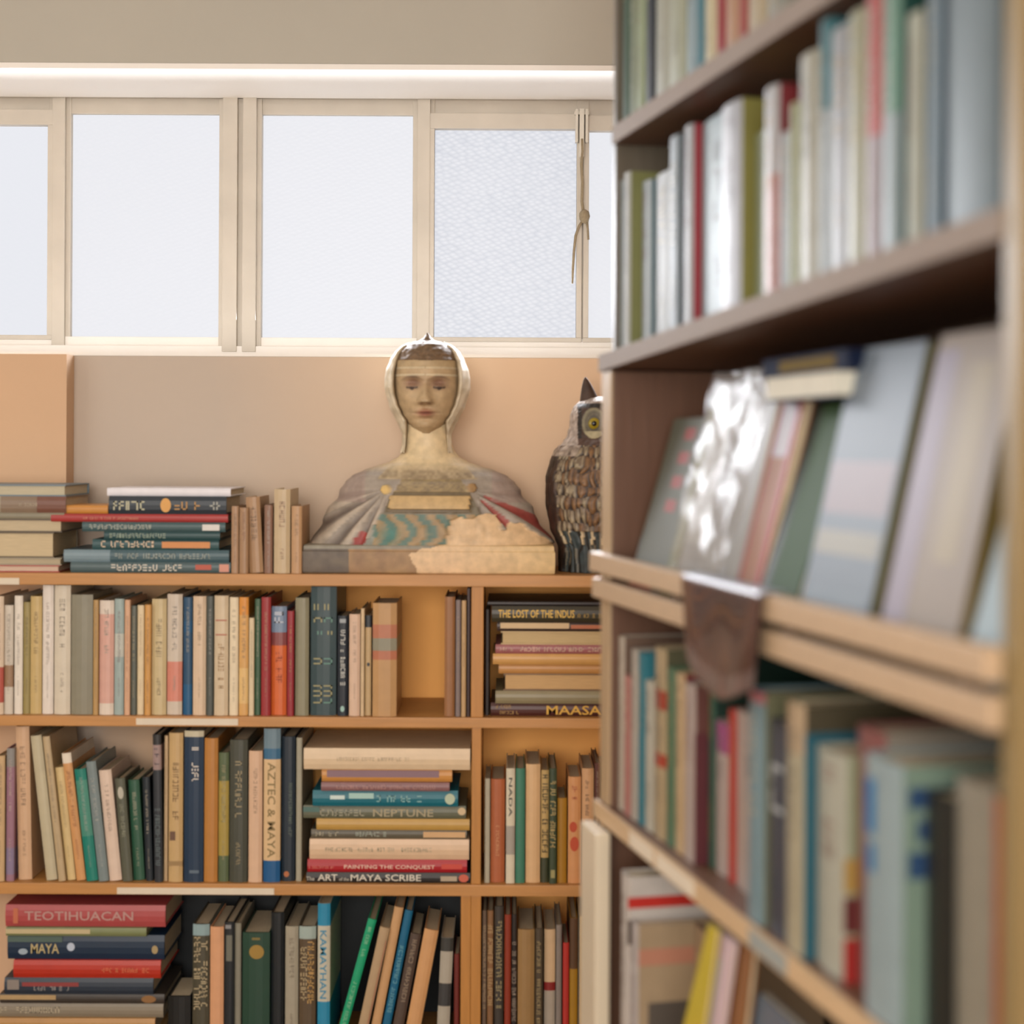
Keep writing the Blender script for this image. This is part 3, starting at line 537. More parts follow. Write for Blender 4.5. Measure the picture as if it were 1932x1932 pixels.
# ------------------------------------------------------------------ near bookcase
KR = mat('8f8176', .7, .12, 9, .1, 'pale_shelf_board', stretch=(1, 14, 14), spec=.2); KRV = wood('b89c78', 'pale_upright', True)
NB = empty('bookcase', (AX.x, AX.y, 0), label='tall pale wooden bookcase close to the camera on the right', cat='bookcase')
def nb(name, corners, m, bev=.0015):
    return boxes(name, [[tuple(Vector(p)-Vector((AX.x, AX.y, 0))) for p in b] for b in corners], m, NB, bev)
UN = u_at(1897, 900, 0.0)       # inner face of the near upright
RB = 0.235
zc = lambda px, py, r=0.0: z_at(px, py, r)
s1b = zc(1155, 272); s2b0 = zc(1147, 700); s2b1 = zc(1898, 449); s3b = zc(1138, 1127); s4b = zc(1136, 1545)
TS = .024
u0 = u_at(1134, 1000); uI = u_at(1151, 900)
def sh2(u): return s2b0+TS+(s2b1-s2b0)*(u-u0)/(UN-u0)
def sh1(u): return s1b+TS
def sh4(u): return s4b+TS
def sh5(u): return s4b-.335
BR = wood('6e4e3a', 'brown_shaded_board'); BRV = wood('6a4a38', 'brown_stained_upright', True)  # shelf boards: brown, partly darkened to paint in the shade of their undersides
nb('side_panel', [urz(u0, uI, 0.004, RB, sh5(0)-.02, s2b0-.0005)], BRV)
nb('edge_strip', [urz(u0, uI, 0.0, 0.0038, s4b+TS+.0005, s2b0-.0005)], KRV)
nb('side_panel', [urz(uI-.012, uI, 0.006, RB, s2b0+TS+.004, s1b+.8)], wood('5f5648', 'dark_end_board', True))
nb('side_panel', [urz(UN, UN+.024, -.002, RB, -CZ+1.65, s1b+.8)], wood('8f7a50', 'near_upright', True))
nb('back_panel', [urz(u0, UN+.02, RB+.0005, RB+.008, 0.3, s1b+.8)], wood('3c2c22', 'back_board'))
def shelf_(ua, r0, z0, th, z1=None, edge=KR, e=.004):
    z1 = z0 if z1 is None else z1
    o_ = nb('shelf', [urz(ua, UN-.0005, r0+e, RB, z0, z0+th, z1, z1+th)], BR, .0008)
    E_ = boxes('edge_strip', [[tuple(Vector(p)-Vector((AX.x, AX.y, 0))) for p in urz(ua, UN-.0005, r0, r0+e-.0002, z0, z0+th, z1, z1+th)]], edge, o_, .0008)
shelf_(uI+.0005, 0, s1b, TS)
shelf_(u0-.004, -.004, s2b0, TS, s2b1)
shelf_(uI+.0005, .004, s3b+.003, .019)
nb('ledge_rail', [urz(u0-.006, UN-.0005, -.012, 0.0035, s3b, s3b+.027)], wood('c4a888', 'rail_board'), .003)
nb('ledge_rail', [urz(u0-.006, UN-.0005, -.016, 0.0015, s3b+.037, s3b+.064)], wood('c4a888', 'rail_board'), .003)
for i in range(3): nb('rail_spacer', [urz(uI+.3+.35*i, uI+.32+.35*i, -.008, 0.001, s3b+.0272, s3b+.0368)], wood('4a3626', 'spacer'))
shelf_(u0-.008, -.008, s4b, TS, None, wood('d4b48c', 'lower_shelf_edge'), .006)
shelf_(uI+.0005, 0, sh5(0)-TS, TS)
for px, py, wd in ((1212, 1577, .05), (1275, 1650, .07), (1450, 1800, .05)):
    uc = u_at(px, py, -.007)
    o = nb('shelf_label', [urz(uc-wd, uc+wd, -.0094, -.0082, s4b+.003, s4b+TS-.002)], lab if px != 1450 else mat('9aa09c', .5, .1, 20, name='grey_label'), .0003); o['label'] = 'paper label on the shelf edge'
# pale upright of the lower unit
lo = boxes('upright_board', [urz(u_at(1112, 1700, -.016), u_at(1142, 1700, -.016), -.030, -.009, .3, zc(1125, 1562, -.02))], mat('d9cbb2', .4, .06, 8, name='cream_board'), None, .004)
lo.data.transform(Matrix.Translation((0, 0, 0)))
origin_to(lo, W(0, 0, .3)); tag(lo, 'cream painted upright board below the near bookcase end', 'board')

G = dict(rough=0.5, coat=0.0)
P = "on the near bookcase's top shelf"
rrow([(1155, 1184, -200, 'dark green', '3f5a48'), (1186, 1198, -190, 'grey-green', '7f8a70'), (1199, 1211, -190, 'light green', '9aa888'), (1215, 1230, -190, 'navy-black', '1c2632'), (1233, 1259, -200, 'pale grey', 'a4a594'), (1260, 1288, -200, 'pale sage', 'a2a68e'),
      (1292, 1308, -200, 'light blue', '93a8b0'), (1310, 1325, -210, 'teal', '2a7080'), (1326, 1346, -220, 'cream', 'c9bd98'), (1348, 1362, -220, 'deep red', '96202c'), (1364, 1388, -230, 'orange-tan', 'b48a68'), (1390, 1404, -230, 'brick red', '9c4038'),
      (1406, 1440, -240, 'sand', 'b0a080'), (1442, 1480, -250, 'grey', '8c8c80')], sh1, P, 'books on the top shelf of the near bookcase', seed=51, r0=.012, yref=120, dflt=G)
P = "on the near bookcase's tilted second shelf"  # pale spine tones and bands put the window's sheen into the colour
rrow([(1155, 1167, 340, 'white thin', '98a2a4', dict(r=.012)), (1169, 1186, 326, 'white olive-sided', 'a8aaa2', dict(side='7c7f48')), (1207, 1225, 342, 'white teal-sided', 'a4b0b4', dict(side='2f5c68')), (1232, 1257, 326, 'pale grey', '989c9a'),
      (1259, 1279, 257, 'grey-blue', '748086', dict(side='26323c', r=.03)), (1286, 1304, 237, 'white red-sided', 'a6a8aa', dict(side='a02838')), (1319, 1344, 214, 'white green-sided', '90a4a8', dict(side='2c6a48')), (1356, 1394, 195, 'wide white olive-sided', 'a2a4aa', dict(side='84803c', r=.02)),
      (1420, 1436, 241, 'pale green', '98a488'), (1437, 1464, 164, 'pink-brown', 'a8786c', dict(side='761820', bands=[(0, .42, 'a8a8a8')], r=.012)), (1468, 1486, 250, 'grey', '8c9490', {}), (1487, 1502, 195, 'olive green', '8c9060'),
      (1503, 1538, 100, 'cream', 'a09e8c', dict(r=.015)), (1540, 1561, 0, 'teal-topped', '98a2a4', dict(bands=[(0, .35, '3c7078')])), (1562, 1590, 50, 'mauve-grey', '8c8e90', dict(side='505048')), (1594, 1627, 20, 'olive cream', '98987c', dict(side='5c5838', r=.012)),
      (1628, 1655, -60, 'pink-red', '9c9096', dict(bands=[(0, .55, 'b05c58')])), (1657, 1692, -60, 'sea green', '6c9484', dict(bands=[(.5, 1, '8c9ca0')], side='0c4038')), (1703, 1734, 25, 'ivory', 'a8ac9c', dict(side='1c2c34')), (1742, 1768, -60, 'blue-grey', '788c98', dict(side='1c3048')),
      (1776, 1873, -60, 'very wide blue-grey', '76878f', dict(marks=[]))], sh2, P, 'books on the second shelf of the near bookcase', seed=52, yref=470, dflt=G, ceil=lambda u: s1b)
P = "on the near bookcase's lower shelf"
rrow([(1162, 1173, 1200, 'tall brown-sided', 'c0b4a4', dict(side='775e4e', r=.01)), (1174, 1186, 1275, 'dusty pink', 'b87c74', dict(side='6c2430')), (1187, 1198, 1225, 'grey-white', 'b4aca0'), (1200, 1212, 1232, 'teal-blue', '2c7c8c'),
      (1213, 1228, 1285, 'short white', 'c0bcac', dict(side='20201c')), (1230, 1252, 1222, 'tan red-banded', 'b8a480', dict(r=.012, side='5c5a40', bands=[(.22, .32, 'a8402c'), (.55, .62, 'b04430')])), (1254, 1269, 1260, 'green', '54785c'), (1270, 1287, 1270, 'cream', 'c8ac84', dict(side='7c1c24')),
      (1288, 1307, 1290, 'pinkish white', 'b8a8a0', dict(side='6a3c34')), (1309, 1332, 1385, 'maroon', '5c2028', {}), (1333, 1345, 1218, 'tall green', '2c5c4c', dict(side='16382e', r=.03)), (1346, 1370, 1362, 'mauve-white', 'b4a49c', dict(bands=[(0, .2, '9c4c7c')])),
      (1371, 1384, 1338, 'orange-red', 'b8382c'), (1385, 1404, 1352, 'rosy cream', 'b8a498', {}), (1406, 1437, 1302, 'light blue pink-topped', '7c98a0', dict(bands=[(0, .05, 'c07880')], side='6c6c50', r=.0)), (1446, 1475, 1362, 'charcoal white-marked', '3c4450', dict(marks=[('G', .2, .8, .2, .8, '9ca0a0', None)])),
      (1478, 1513, 1325, 'tall cream', 'b5ac90', dict(bands=[(.0, .2, 'c0a888')], side='4c4430', r=.0)), (1516, 1530, 1385, 'bright teal', '1f6c80', dict(side='155a6c')), (1532, 1572, 1415, 'white red-footed', 'b8b8a8', dict(side='a0a888', r=.01, sart=[(0, .6, .45, .6, 'a48444'), (0, .6, .62, .78, '5c2020'), (0, .6, .8, 1, '98201c')])), (1612, 1626, 1375, 'red-spined', '8c5450', dict(side='8c8478', r=.02)),
      (1627, 1698, 1432, 'wide pale blue', '9cb0b4', dict(r=.0, side='7c9484', marks=[('B', .09, .3, .1, .35, '2470a0', None), ('B', .34, .45, .15, .35, '2470a0', None)], sart=[(.05, .4, .08, .16, '1c3c60'), (.1, .4, .2, .28, '1c3c60'), (.05, .4, .32, .42, '1c3c60')])), (1740, 1790, 1500, 'black', '181c18', dict(marks=[])), (1797, 1868, 1475, 'wide grey-cream', '9a9484', dict(plain=1)), (1871, 1886, 1505, 'orange', 'b05c40'), (1887, 1903, 1590, 'cobalt blue', '1c3c8c', dict(plain=1))],
     sh4, P, 'books on the lower shelf of the near bookcase', seed=53, yref=1560, dflt=dict(rough=.45, coat=.1), ceil=lambda u: s3b)
P = "in the near bookcase's bottom compartment"
rrow([(1167, 1184, 1648, 'white-spined red-striped', 'd4ccc4', dict(r=-.012, side='d8d0c8', mag=1, sart=[(0, .9, .09, .14, 'b82418'), (0, .9, .19, .3, '3a2a1c')])), (1187, 1200, 1740, 'thin white', 'c4bcb8', dict(side='b8a080', sart=[(.02, .8, .13, .22, 'b47c64'), (.1, .75, .42, 1, '544c44'), (.45, .7, .62, .85, 'c09878')])), (1304, 1330, 1750, 'tan', 'b09474', {})], sh5, P, 'books in the bottom compartment of the near bookcase', seed=54, yref=1850, dflt=dict(rough=.4), ceil=lambda u: s4b)

# leaning magazines of the bottom compartment
def slab(name, pts_bottom, pts_top, th, m_front, m_page, label, cat, group=None):
    """a thin leaning volume: front face given by bottom and top edges (u, r, z), thickness th into the shelf"""
    (a, b), (c, d) = pts_bottom, pts_top
    A, B, Cc, D = (W(*p) for p in (a, b, d, c))
    n = (B-A).cross(D-A).normalized()
    if n.dot(Vector((MM.x, MM.y, 0))) < 0: n = -n
    root = empty(name, A, label=label, cat=cat, group=group)
    def q(p, k): return tuple(p+n*k-A)
    def box(nm, k0, k1, m, ins=0.0):
        E = (B-A).normalized()*ins; F = (D-A).normalized()*ins
        P_ = [A+E+F, B-E+F, Cc-E-F, D+E-F]
        vs = [q(p, k0) for p in P_]+[q(p, k1) for p in P_]
        o = mesh(nm, vs, [(0,1,2,3),(7,6,5,4),(0,4,5,1),(1,5,6,2),(2,6,7,3),(3,7,4,0)], [m], root)
        bm = bmesh.new(); bm.from_mesh(o.data); bmesh.ops.recalc_face_normals(bm, faces=bm.faces[:]); bm.to_mesh(o.data); bm.free(); return o
    t0 = min(.0018, th*.25)
    box('front_cover', 0, t0, m_front); box('page_block', t0+.0001, th-t0-.0001, m_page, .001); box('back_cover', th-t0, th, m_front)
    return root, n, A, B, D
MP = mat(PAGE, .8, .2, 40, .3, 'paper')
def disp(px0, px1, pyb, pyt, th, col, label, cat='book', rb=.010, rt=.075, rough=.55, coat=0.0, page=MP, name='book', tilt=0.0):
    """book standing cover outwards behind the ledge rail, leaning back: pixel columns at the foot, rows of foot and head"""
    ua, ub = u_at(px0, pyb, rb), u_at(px1, pyb, rb); zb_ = s3b+.0224+th*.32
    xm = px0
    # head height from the pixel row of the upper left corner
    p = W(ua, rt, 0); k, v = ray(px0+60, pyt); zt_ = CZ+v*p.y
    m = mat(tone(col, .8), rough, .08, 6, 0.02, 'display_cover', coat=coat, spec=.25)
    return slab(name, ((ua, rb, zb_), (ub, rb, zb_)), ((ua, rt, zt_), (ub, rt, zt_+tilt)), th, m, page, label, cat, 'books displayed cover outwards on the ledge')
def art(R, rects):
    """printed areas on the front cover: (a0, a1, b0, b1, colour) as fractions along the width and up the height"""
    root, n, A, B, D = R; vs = []; fs = []; mi = []; ms = []
    for a0, a1, b0, b1, col in rects:
        k = len(vs)
        for a, b in ((a0, b0), (a1, b0), (a1, b1), (a0, b1)): vs.append(tuple((B-A)*a+(D-A)*b-n*.0003))
        fs.append((k, k+1, k+2, k+3)); mi.append(len(ms)); ms.append(mat(tone(col, .8), .5, .08, 10, name='cover_print', spec=.25))
    mesh('cover_print', vs, fs, ms, root, mi)
R = disp(1186, 1246, 1050, 790, .012, '66685a', 'grey display book with red dots and red foot, furthest on the ledge'); art(R, [(0.02, .7, 0, .13, 'b8483c')]+[(.45, .75, .45+.14*i, .52+.14*i, 'a04438') for i in range(4)])
disp(1247, 1262, 1062, 770, .014, '74743c', 'narrow olive display book beside the plastic-wrapped one on the ledge')
RW = disp(1268, 1375, 1090, 720, .016, 'a8a49c', 'display book wrapped in crumpled clear plastic on the ledge', rough=.4); art(RW, [(.02, .35, .25, .8, 'c8c4b8'), (.4, .8, .3, .75, '8a857c')])
R = disp(1377, 1416, 1105, 735, .012, 'a06c4c', 'brown display book with pinkish red edges, right of the plastic wrap'); art(R, [(.0, .12, 0, 1, 'a83c44'), (.85, 1, 0, 1, 'b03048'), (.15, .8, .7, 1, 'b8b0b8')])
R = disp(1419, 1487, 1112, 762, .022, '36542f', 'dark green display book leaning back on the ledge', rough=.65, coat=0, rt=.085); art(R, [(.0, .2, 0, 1, '202820')])
R = disp(1500, 1624, 1130, 660, .024, '84919e', 'large blue-grey display book leaning back on the ledge', rough=.5, page=mat('5a5426', .7, .1, 20, name='olive_edge')); art(R, [(.04, .96, .28, .36, 'a8a8a0'), (.04, .96, .42, .6, 'a49ca4'), (.04, .96, .06, .16, '8a98a4')])
R = disp(1650, 1792, 1180, 632, .024, '9a8e82', 'tall beige display book leaning back on the ledge', rough=.5, page=mat('6c5c28', .7, .1, 20, name='brown_edge')); art(R, [(.0, .3, .0, .95, '9c94a4'), (.5, .8, .3, .9, 'a89c84')])
disp(1812, 1892, 1230, 760, .02, '9cb0b8', 'pale blue display book at the near end of the ledge', rough=.5)
# crumpled plastic sleeve, part of the wrapped book
def plastic():
    m = bpy.data.materials.new('clear_plastic'); m.use_nodes = True; nt = m.node_tree; N = nt.nodes; L = nt.links
    b = N['Principled BSDF']; b.inputs['Base Color'].default_value = (.36, .35, .34, 1); b.inputs['Roughness'].default_value = .25; b.inputs['Specular IOR Level'].default_value = .7
    b.inputs['Metallic'].default_value = .1
    tr = N.new('ShaderNodeBsdfTransparent'); mx = N.new('ShaderNodeMixShader'); mx.inputs[0].default_value = .42
    n = N.new('ShaderNodeTexNoise'); n.inputs['Scale'].default_value = 9; n.inputs['Detail'].default_value = 2; n.inputs['Distortion'].default_value = 1.0
    tc = N.new('ShaderNodeTexCoord'); L.new(tc.outputs['Object'], n.inputs['Vector'])
    bp = N.new('ShaderNodeBump'); bp.inputs['Strength'].default_value = .6; bp.inputs['Distance'].default_value = .02; L.new(n.outputs['Fac'], bp.inputs['Height']); L.new(bp.outputs[0], b.inputs['Normal'])
    L.new(tr.outputs[0], mx.inputs[1]); L.new(b.outputs[0], mx.inputs[2]); L.new(mx.outputs[0], N['Material Output'].inputs[0]); return m
root, n, A, B, D = RW
vs = []; fs = []; NU, NV = 36, 60
for j in range(NV+1):
    for i in range(NU+1):
        a = i/NU*1.0; b = j/NV*1.02
        k = -.004-.010*vnoise(a*3.2+b*1.3, b*6.5)-.006*vnoise(a*9, b*5+3)-.004*abs(sin(a*7+b*9+3*vnoise(a*4, b*4)))
        k *= min(1, .22+b*4)
        vs.append(tuple((B-A)*a+(D-A)*b+n*k))
for j in range(NV):
    for i in range(NU): k = j*(NU+1)+i; fs.append((k, k+1, k+NU+2, k+NU+1))
o = mesh('plastic_sleeve', vs, fs, [plastic()], root, smooth=True); o['label'] = 'crumpled clear plastic sleeve'
# blue and yellow book lying across the heads of the display books
zt_ = None
zz0 = zc(1480, 738, .09)
top = max((c_ for c_ in [z_at(1500, 760, .085)]), default=0)
ub0, ub1 = u_at(1466, 700, .06), u_at(1600, 700, .06)
lbk = empty('book', W(ub0, .045, 0), label='blue and yellow book lying flat on the display books', cat='book')
zl = min(z_at(1530, 752, .06), s2b0-.056)
def rel(c): return [tuple(Vector(p)-lbk.location) for p in c]
ubm = (ub0+ub1)/2
boxes('cover', [rel(urz(ub0, ub1, .045, .215, zl, zl+.002)), rel(urz(ub0, ub1, .045, .215, zl+.0265, zl+.0285))], mat('14213f', .7, .2, 20, name='blue_cover', spec=.15), lbk)
boxes('page_block', [rel(urz(ub0+.002, ub1-.002, .047, .213, zl+.0021, zl+.0264))], mat('d8d4c4', .8, .1, 60, name='paper'), lbk)
b2 = empty('book', W(ub0, .045, 0), label='dark blue book with yellow panel, uppermost under the second shelf', cat='book')
def rel(c): return [tuple(Vector(p)-b2.location) for p in c]
boxes('cover', [rel(urz(ub0-.03, ub1+.01, .055, .2, zl+.0288, zl+.0485))], mat('14203c', .7, .25, 25, name='blue_jacket', spec=.15), b2)
boxes('spine_panel', [rel(urz(ub0+.02, ub1-.02, .0542, .0549, zl+.032, zl+.044))], mat('7c6418', .7, .25, 25, name='yellow_panel', spec=.15), b2)

# black round tin in the far corner of the display shelf
uc = uI+.035; cz = z_at(1205, 850, .08)
tin = empty('round_tin', W(uI, .09, s3b+.0222), label='black round tin standing on edge in the dark far corner of the ledge', cat='tin')
vs = []; fs = []; n_ = 40; rr = .045; zc_ = s3b+.0224+rr
prof = [(0, .0), (rr*.72, .0), (rr*.74, .003), (rr*.9, .003), (rr, .001), (rr, .022), (0, .022)]
for (pr, pu) in prof:
    for k in range(n_):
        a = 2*pi*k/n_; vs.append(tuple(W(uI+.024-pu, .085+pr*cos(a), zc_+pr*sin(a))-tin.location))
for i in range(len(prof)-1):
    for k in range(n_): fs.append((i*n_+k, i*n_+(k+1)%n_, (i+1)*n_+(k+1)%n_, (i+1)*n_+k))
mesh('tin_body', vs, fs, [mat('141414', .35, .1, 20, name='black_enamel')], tin)
# printed flyer hanging over the ledge
fly = empty('flyer', W(u_at(1300, 1090, -.02), -.02, s3b), label='curled glossy flyer with brown print hanging over the ledge rail', cat='flyer')
ua, ub = u_at(1290, 1140, -.02), u_at(1440, 1150, -.02); vs = []; fs = []; mi = []; NU, NV = 24, 40
zr = s3b+.0648
for j in range(NV+1):
    s = j/NV
    for i in range(NU+1):
        a = i/NU; u = ua+(ub-ua)*a
        if s < .2: r = .002-(s/.2)*.020; z = zr+.0012
        elif s < .3: q_ = (s-.2)/.1*pi/2; r = -.018-.004*sin(q_); z = zr+.0012-.005*(1-cos(q_))
        else: q_ = (s-.3)/.7; L_ = (.062+.048*sin(pi*min(1, a*.85+.02))+.012*a); r = -.0225-.012*q_*sin(pi*a)-.004*sin(a*9)*q_; z = zr-.004-L_*q_
        vs.append(tuple(W(u+(.5-a)*.04*(max(0, s-.3)), r, z)-fly.location))
for j in range(NV):
    for i in range(NU): k = j*(NU+1)+i; fs.append((k, k+1, k+NU+2, k+NU+1)); mi.append(0 if j < NV*.27 else (1 if (j < NV*.85) else 2))
fm = mesh('sheet', vs, fs, [mat('b4bac8', .5, .05, 10, name='flyer_top_sheen', coat=.1), mat('5c3a34', .25, .5, 22, name='flyer_print', coat=.4), mat('75605c', .25, .4, 22, name='flyer_foot', coat=.4)], fly, mi, True)  # top of the sheet tinted pale blue for its reflection
sm = fm.modifiers.new('thickness', 'SOLIDIFY'); sm.thickness = .0006
# magazines leaning in the bottom compartment
def low(px0b, px1b, pxt0, pxt1, pyt, th, col, label, r=.02, name='magazine', rects=()):
    ua, ub = u_at(px0b, 1932, r), u_at(px1b, 1932, r); uc_, ud = u_at(pxt0, pyt, r), u_at(pxt1, pyt, r)
    z1 = z_at(pxt0, pyt, r); z0 = z_at(px0b, 1932, r); zb_ = sh5(0)+.001
    f = (zb_-z0)/(z1-z0)
    R_ = slab(name, ((ua+(uc_-ua)*f, r, zb_), (ub+(ud-ub)*f, r, zb_)), ((uc_, r, z1), (ud, r, z1)), th, mat(col, .35, .08, 8, name='magazine_cover', coat=.2), MP, label, 'magazine', 'magazines leaning in the bottom compartment')
    if rects: art(R_, rects)
low(1290, 1322, 1337, 1352, 1742, .006, 'c8b43c', 'yellow magazine leaning in the bottom compartment of the near bookcase', r=.0)
low(1324, 1358, 1354, 1385, 1752, .006, 'd8c0cc', 'pink and white magazine leaning beside the yellow one', r=.010, rects=[(.05, .4, .0, .9, 'e0dcd8')])
low(1360, 1400, 1388, 1420, 1770, .008, '8c5c30', 'brown magazine leaning beside the pink and white one', r=.020)
low(1420, 1520, 1432, 1530, 1872, .010, '5c6c7c', 'blue-grey patterned magazine at the bottom edge beneath the shelf', r=.032, rects=[(.05, .4, .5, .7, '8c8c90')])

# ------------------------------------------------------------------ painted bust
BY = 3.125; bx = un(808, 1083, 3.03).x; bz = Zs[0]+.0004
bust = empty('bust', (bx, BY, bz), label='painted plaster bust of a hooded woman on top of the pine bookcase', cat='bust')
MB = attr_mat('painted_plaster', .5)
SK = 3.06/3000
def zz(py): return (1083-py)*SK*0.985
def pxof(x): return 808+x/SK
def pyof(z): return 1083-z/(SK*.985)
LOSS = [(771, 1047), (800, 1036), (846, 1026), (843, 1000), (850, 984), (868, 976), (890, 980), (905, 970), (937, 972), (944, 998), (950, 1004), (962, 986), (985, 990), (1000, 1003), (1052, 1032), (1052, 1095), (792, 1095), (785, 1070)]
c_cape = rgb('93897c'); c_red = rgb('9a3a34'); c_dark = rgb('5c4e46'); c_plas = rgb('d9b990'); c_skin = rgb('d8c29a'); c_tun = rgb('7c7462'); c_teal = rgb('5a7468'); c_gold = rgb('a08660')
hw = [(1030, .236), (1020, .233), (990, .212), (963, .193), (927, .173), (912, .163), (900, .150), (889, .126), (880, .098), (872, .075), (862, .058), (850, .049), (835, .0455), (815, .045), (795, .046)]
hw = [(-a, b*SK*1000) for a, b in hw]
cxs = [(-1030, 2), (-930, -1), (-870, -4), (-800, -8)]
dep = [(-1030, .098), (-960, .092), (-910, .078), (-885, .062), (-865, .052), (-840, .046), (-795, .045)]
exn = [(-1030, 2.5), (-900, 2.3), (-865, 2.0)]
vs = []; fs = []; cs = []; NR, NA = 210, 260
for j in range(NR+1):
    py = 1031-(1031-798)*j/NR; a = lerp(-py, hw); b = lerp(-py, dep); e = lerp(-py, exn); cx = lerp(-py, cxs)*SK
    for i in range(NA):
        ph = 2*pi*i/NA; sx, sy = sin(ph), -cos(ph)
        x = a*math.copysign(abs(sx)**(2/e), sx); y = b*math.copysign(abs(sy)**(2/e), sy); px = pxof(x+cx)
        front = y < 0.02
        col = c_cape; k = 0.0
        if py > 868:
            # mantle folds that fan out from the two clasps
            L_ = px < 805; qx, qy = (730, 922) if L_ else (884, 924)
            ang = atan2(py-qy, (qx-px) if L_ else (px-qx)); dist = math.hypot(px-qx, py-qy)
            edge = (745-(py-925)*.55) if L_ else (880+(py-925)*.62)
            mantle = (px < edge if L_ else px > edge)
            if not front: mantle = True
            if mantle:
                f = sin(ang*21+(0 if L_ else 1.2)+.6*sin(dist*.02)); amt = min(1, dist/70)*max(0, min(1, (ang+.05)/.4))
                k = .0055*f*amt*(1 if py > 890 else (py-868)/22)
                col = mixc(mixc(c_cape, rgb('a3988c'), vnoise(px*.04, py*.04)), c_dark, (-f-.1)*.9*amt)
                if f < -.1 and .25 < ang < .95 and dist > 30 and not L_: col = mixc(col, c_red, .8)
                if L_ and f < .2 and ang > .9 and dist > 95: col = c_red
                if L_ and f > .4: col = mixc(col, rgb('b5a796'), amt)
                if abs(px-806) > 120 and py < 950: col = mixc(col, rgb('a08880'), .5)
            elif front:
                col = c_tun
                n1 = sin(px*.17+2.2*sin(py*.085+1))*.75+.9*(vnoise(px*.08, py*.08)-.5)
                if py > 972: col = mixc(c_teal, c_gold, (n1+.2)*3); col = mixc(col, rgb('2c746a'), .8*g(px-735, 14)*g(py-1012, 14))
                if L_ and px < 705 and py > 965: col = rgb('8a8c80')
                k += .0025*max(0, n1) if py > 968 else 0
                if 895 < py < 932: col = mixc(rgb('7c6c54'), rgb('a08c64'), vnoise(px*.3, py*.3))
            if front and 736 < px < 882 and 936 < py < 962: col = rgb('c2a473'); k += .006
            elif front and 730 < px < 888 and 930 < py < 968 and not mantle: k += .002; col = rgb('6e6048')
            if front and py < 905 and abs(px-803) < 95-(905-py)*.9 and py > 880: col = mixc(rgb('b5a384'), rgb('8c7a60'), vnoise(px*.2, py*.2))
            if front and math.hypot(px-729, py-925) < 9: col = rgb('d0b070'); k += .006
            if front and math.hypot(px-886, py-921) < 9: col = rgb('9a7a50'); k += .005
            if py < 893: col = mixc(c_skin, col, (py-872)/21)
        else: col = c_skin
        if front and inpoly(px+5*(vnoise(px*.15, py*.15)-.5), py+5*(vnoise(py*.17, px*.13)-.5), LOSS): col = mixc(c_plas, rgb('d0b28a'), vnoise(px*.1, py*.1)*.6); k = -.003+.002*vnoise(px*.12, py*.12)
        rad = math.hypot(x, y) or 1
        vs.append((x+cx+k*x/rad, y-.008*(1 if front else 0)*0+k*y/rad, zz(py))); cs.append(col)
for j in range(NR):
    for i in range(NA): fs.append((j*NA+i, j*NA+(i+1)%NA, (j+1)*NA+(i+1)%NA, (j+1)*NA+i))
fs.append(tuple(range(NA))[::-1])
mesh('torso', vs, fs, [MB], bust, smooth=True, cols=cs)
# plinth of the bust
vs = []; fs = []; cs = []; NX, NZ = 200, 26
prof = []
w2, d2 = .2405, .103
def rrect(s):
    P4 = [(-w2, d2), (-w2, -d2), (w2, -d2), (w2, d2)]
    s = s % 4; i = int(s); f = s-i; p, q = P4[i], P4[(i+1) % 4]; return p[0]+(q[0]-p[0])*f, p[1]+(q[1]-p[1])*f
ring = [rrect(0+i/30) for i in range(30)]+[rrect(1+i/220) for i in range(220)]+[rrect(2+i/30) for i in range(30)]+[rrect(3+i/60) for i in range(60)]
NA = len(ring)
for j in range(NZ+1):
    f = j/NZ; z = f*zz(1030); ins = .002*(1-sin(pi*min(1, f*1.0))**.3)+(.0015 if f > .8 else 0)
    for (x, y) in ring:
        x_ = x*(1-ins/w2); y_ = y*(1-ins/d2); px, py = pxof(x_+.001), pyof(z)
        col = mixc(rgb('564c44'), rgb('6e6252'), vnoise(px*.05, py*.08)) if px < 660 else mixc(rgb('8c6c4c'), rgb('a08058'), vnoise(px*.05, py*.05))
        if f > .86: col = rgb('8a8474')
        if inpoly(px+5*(vnoise(px*.15, py*.15)-.5), py+4*(vnoise(py*.17, px*.13)-.5), LOSS): col = mixc(c_plas, rgb('ccae78'), (px-850)/200)
        vs.append((x_+.001, y_, z)); cs.append(col)
for j in range(NZ):
    for i in range(NA): fs.append((j*NA+i, j*NA+(i+1)%NA, (j+1)*NA+(i+1)%NA, (j+1)*NA+i))
fs.append(tuple(NZ*NA+i for i in range(NA))); fs.append(tuple(range(NA))[::-1])
mesh('plinth', vs, fs, [MB], bust, cols=cs)
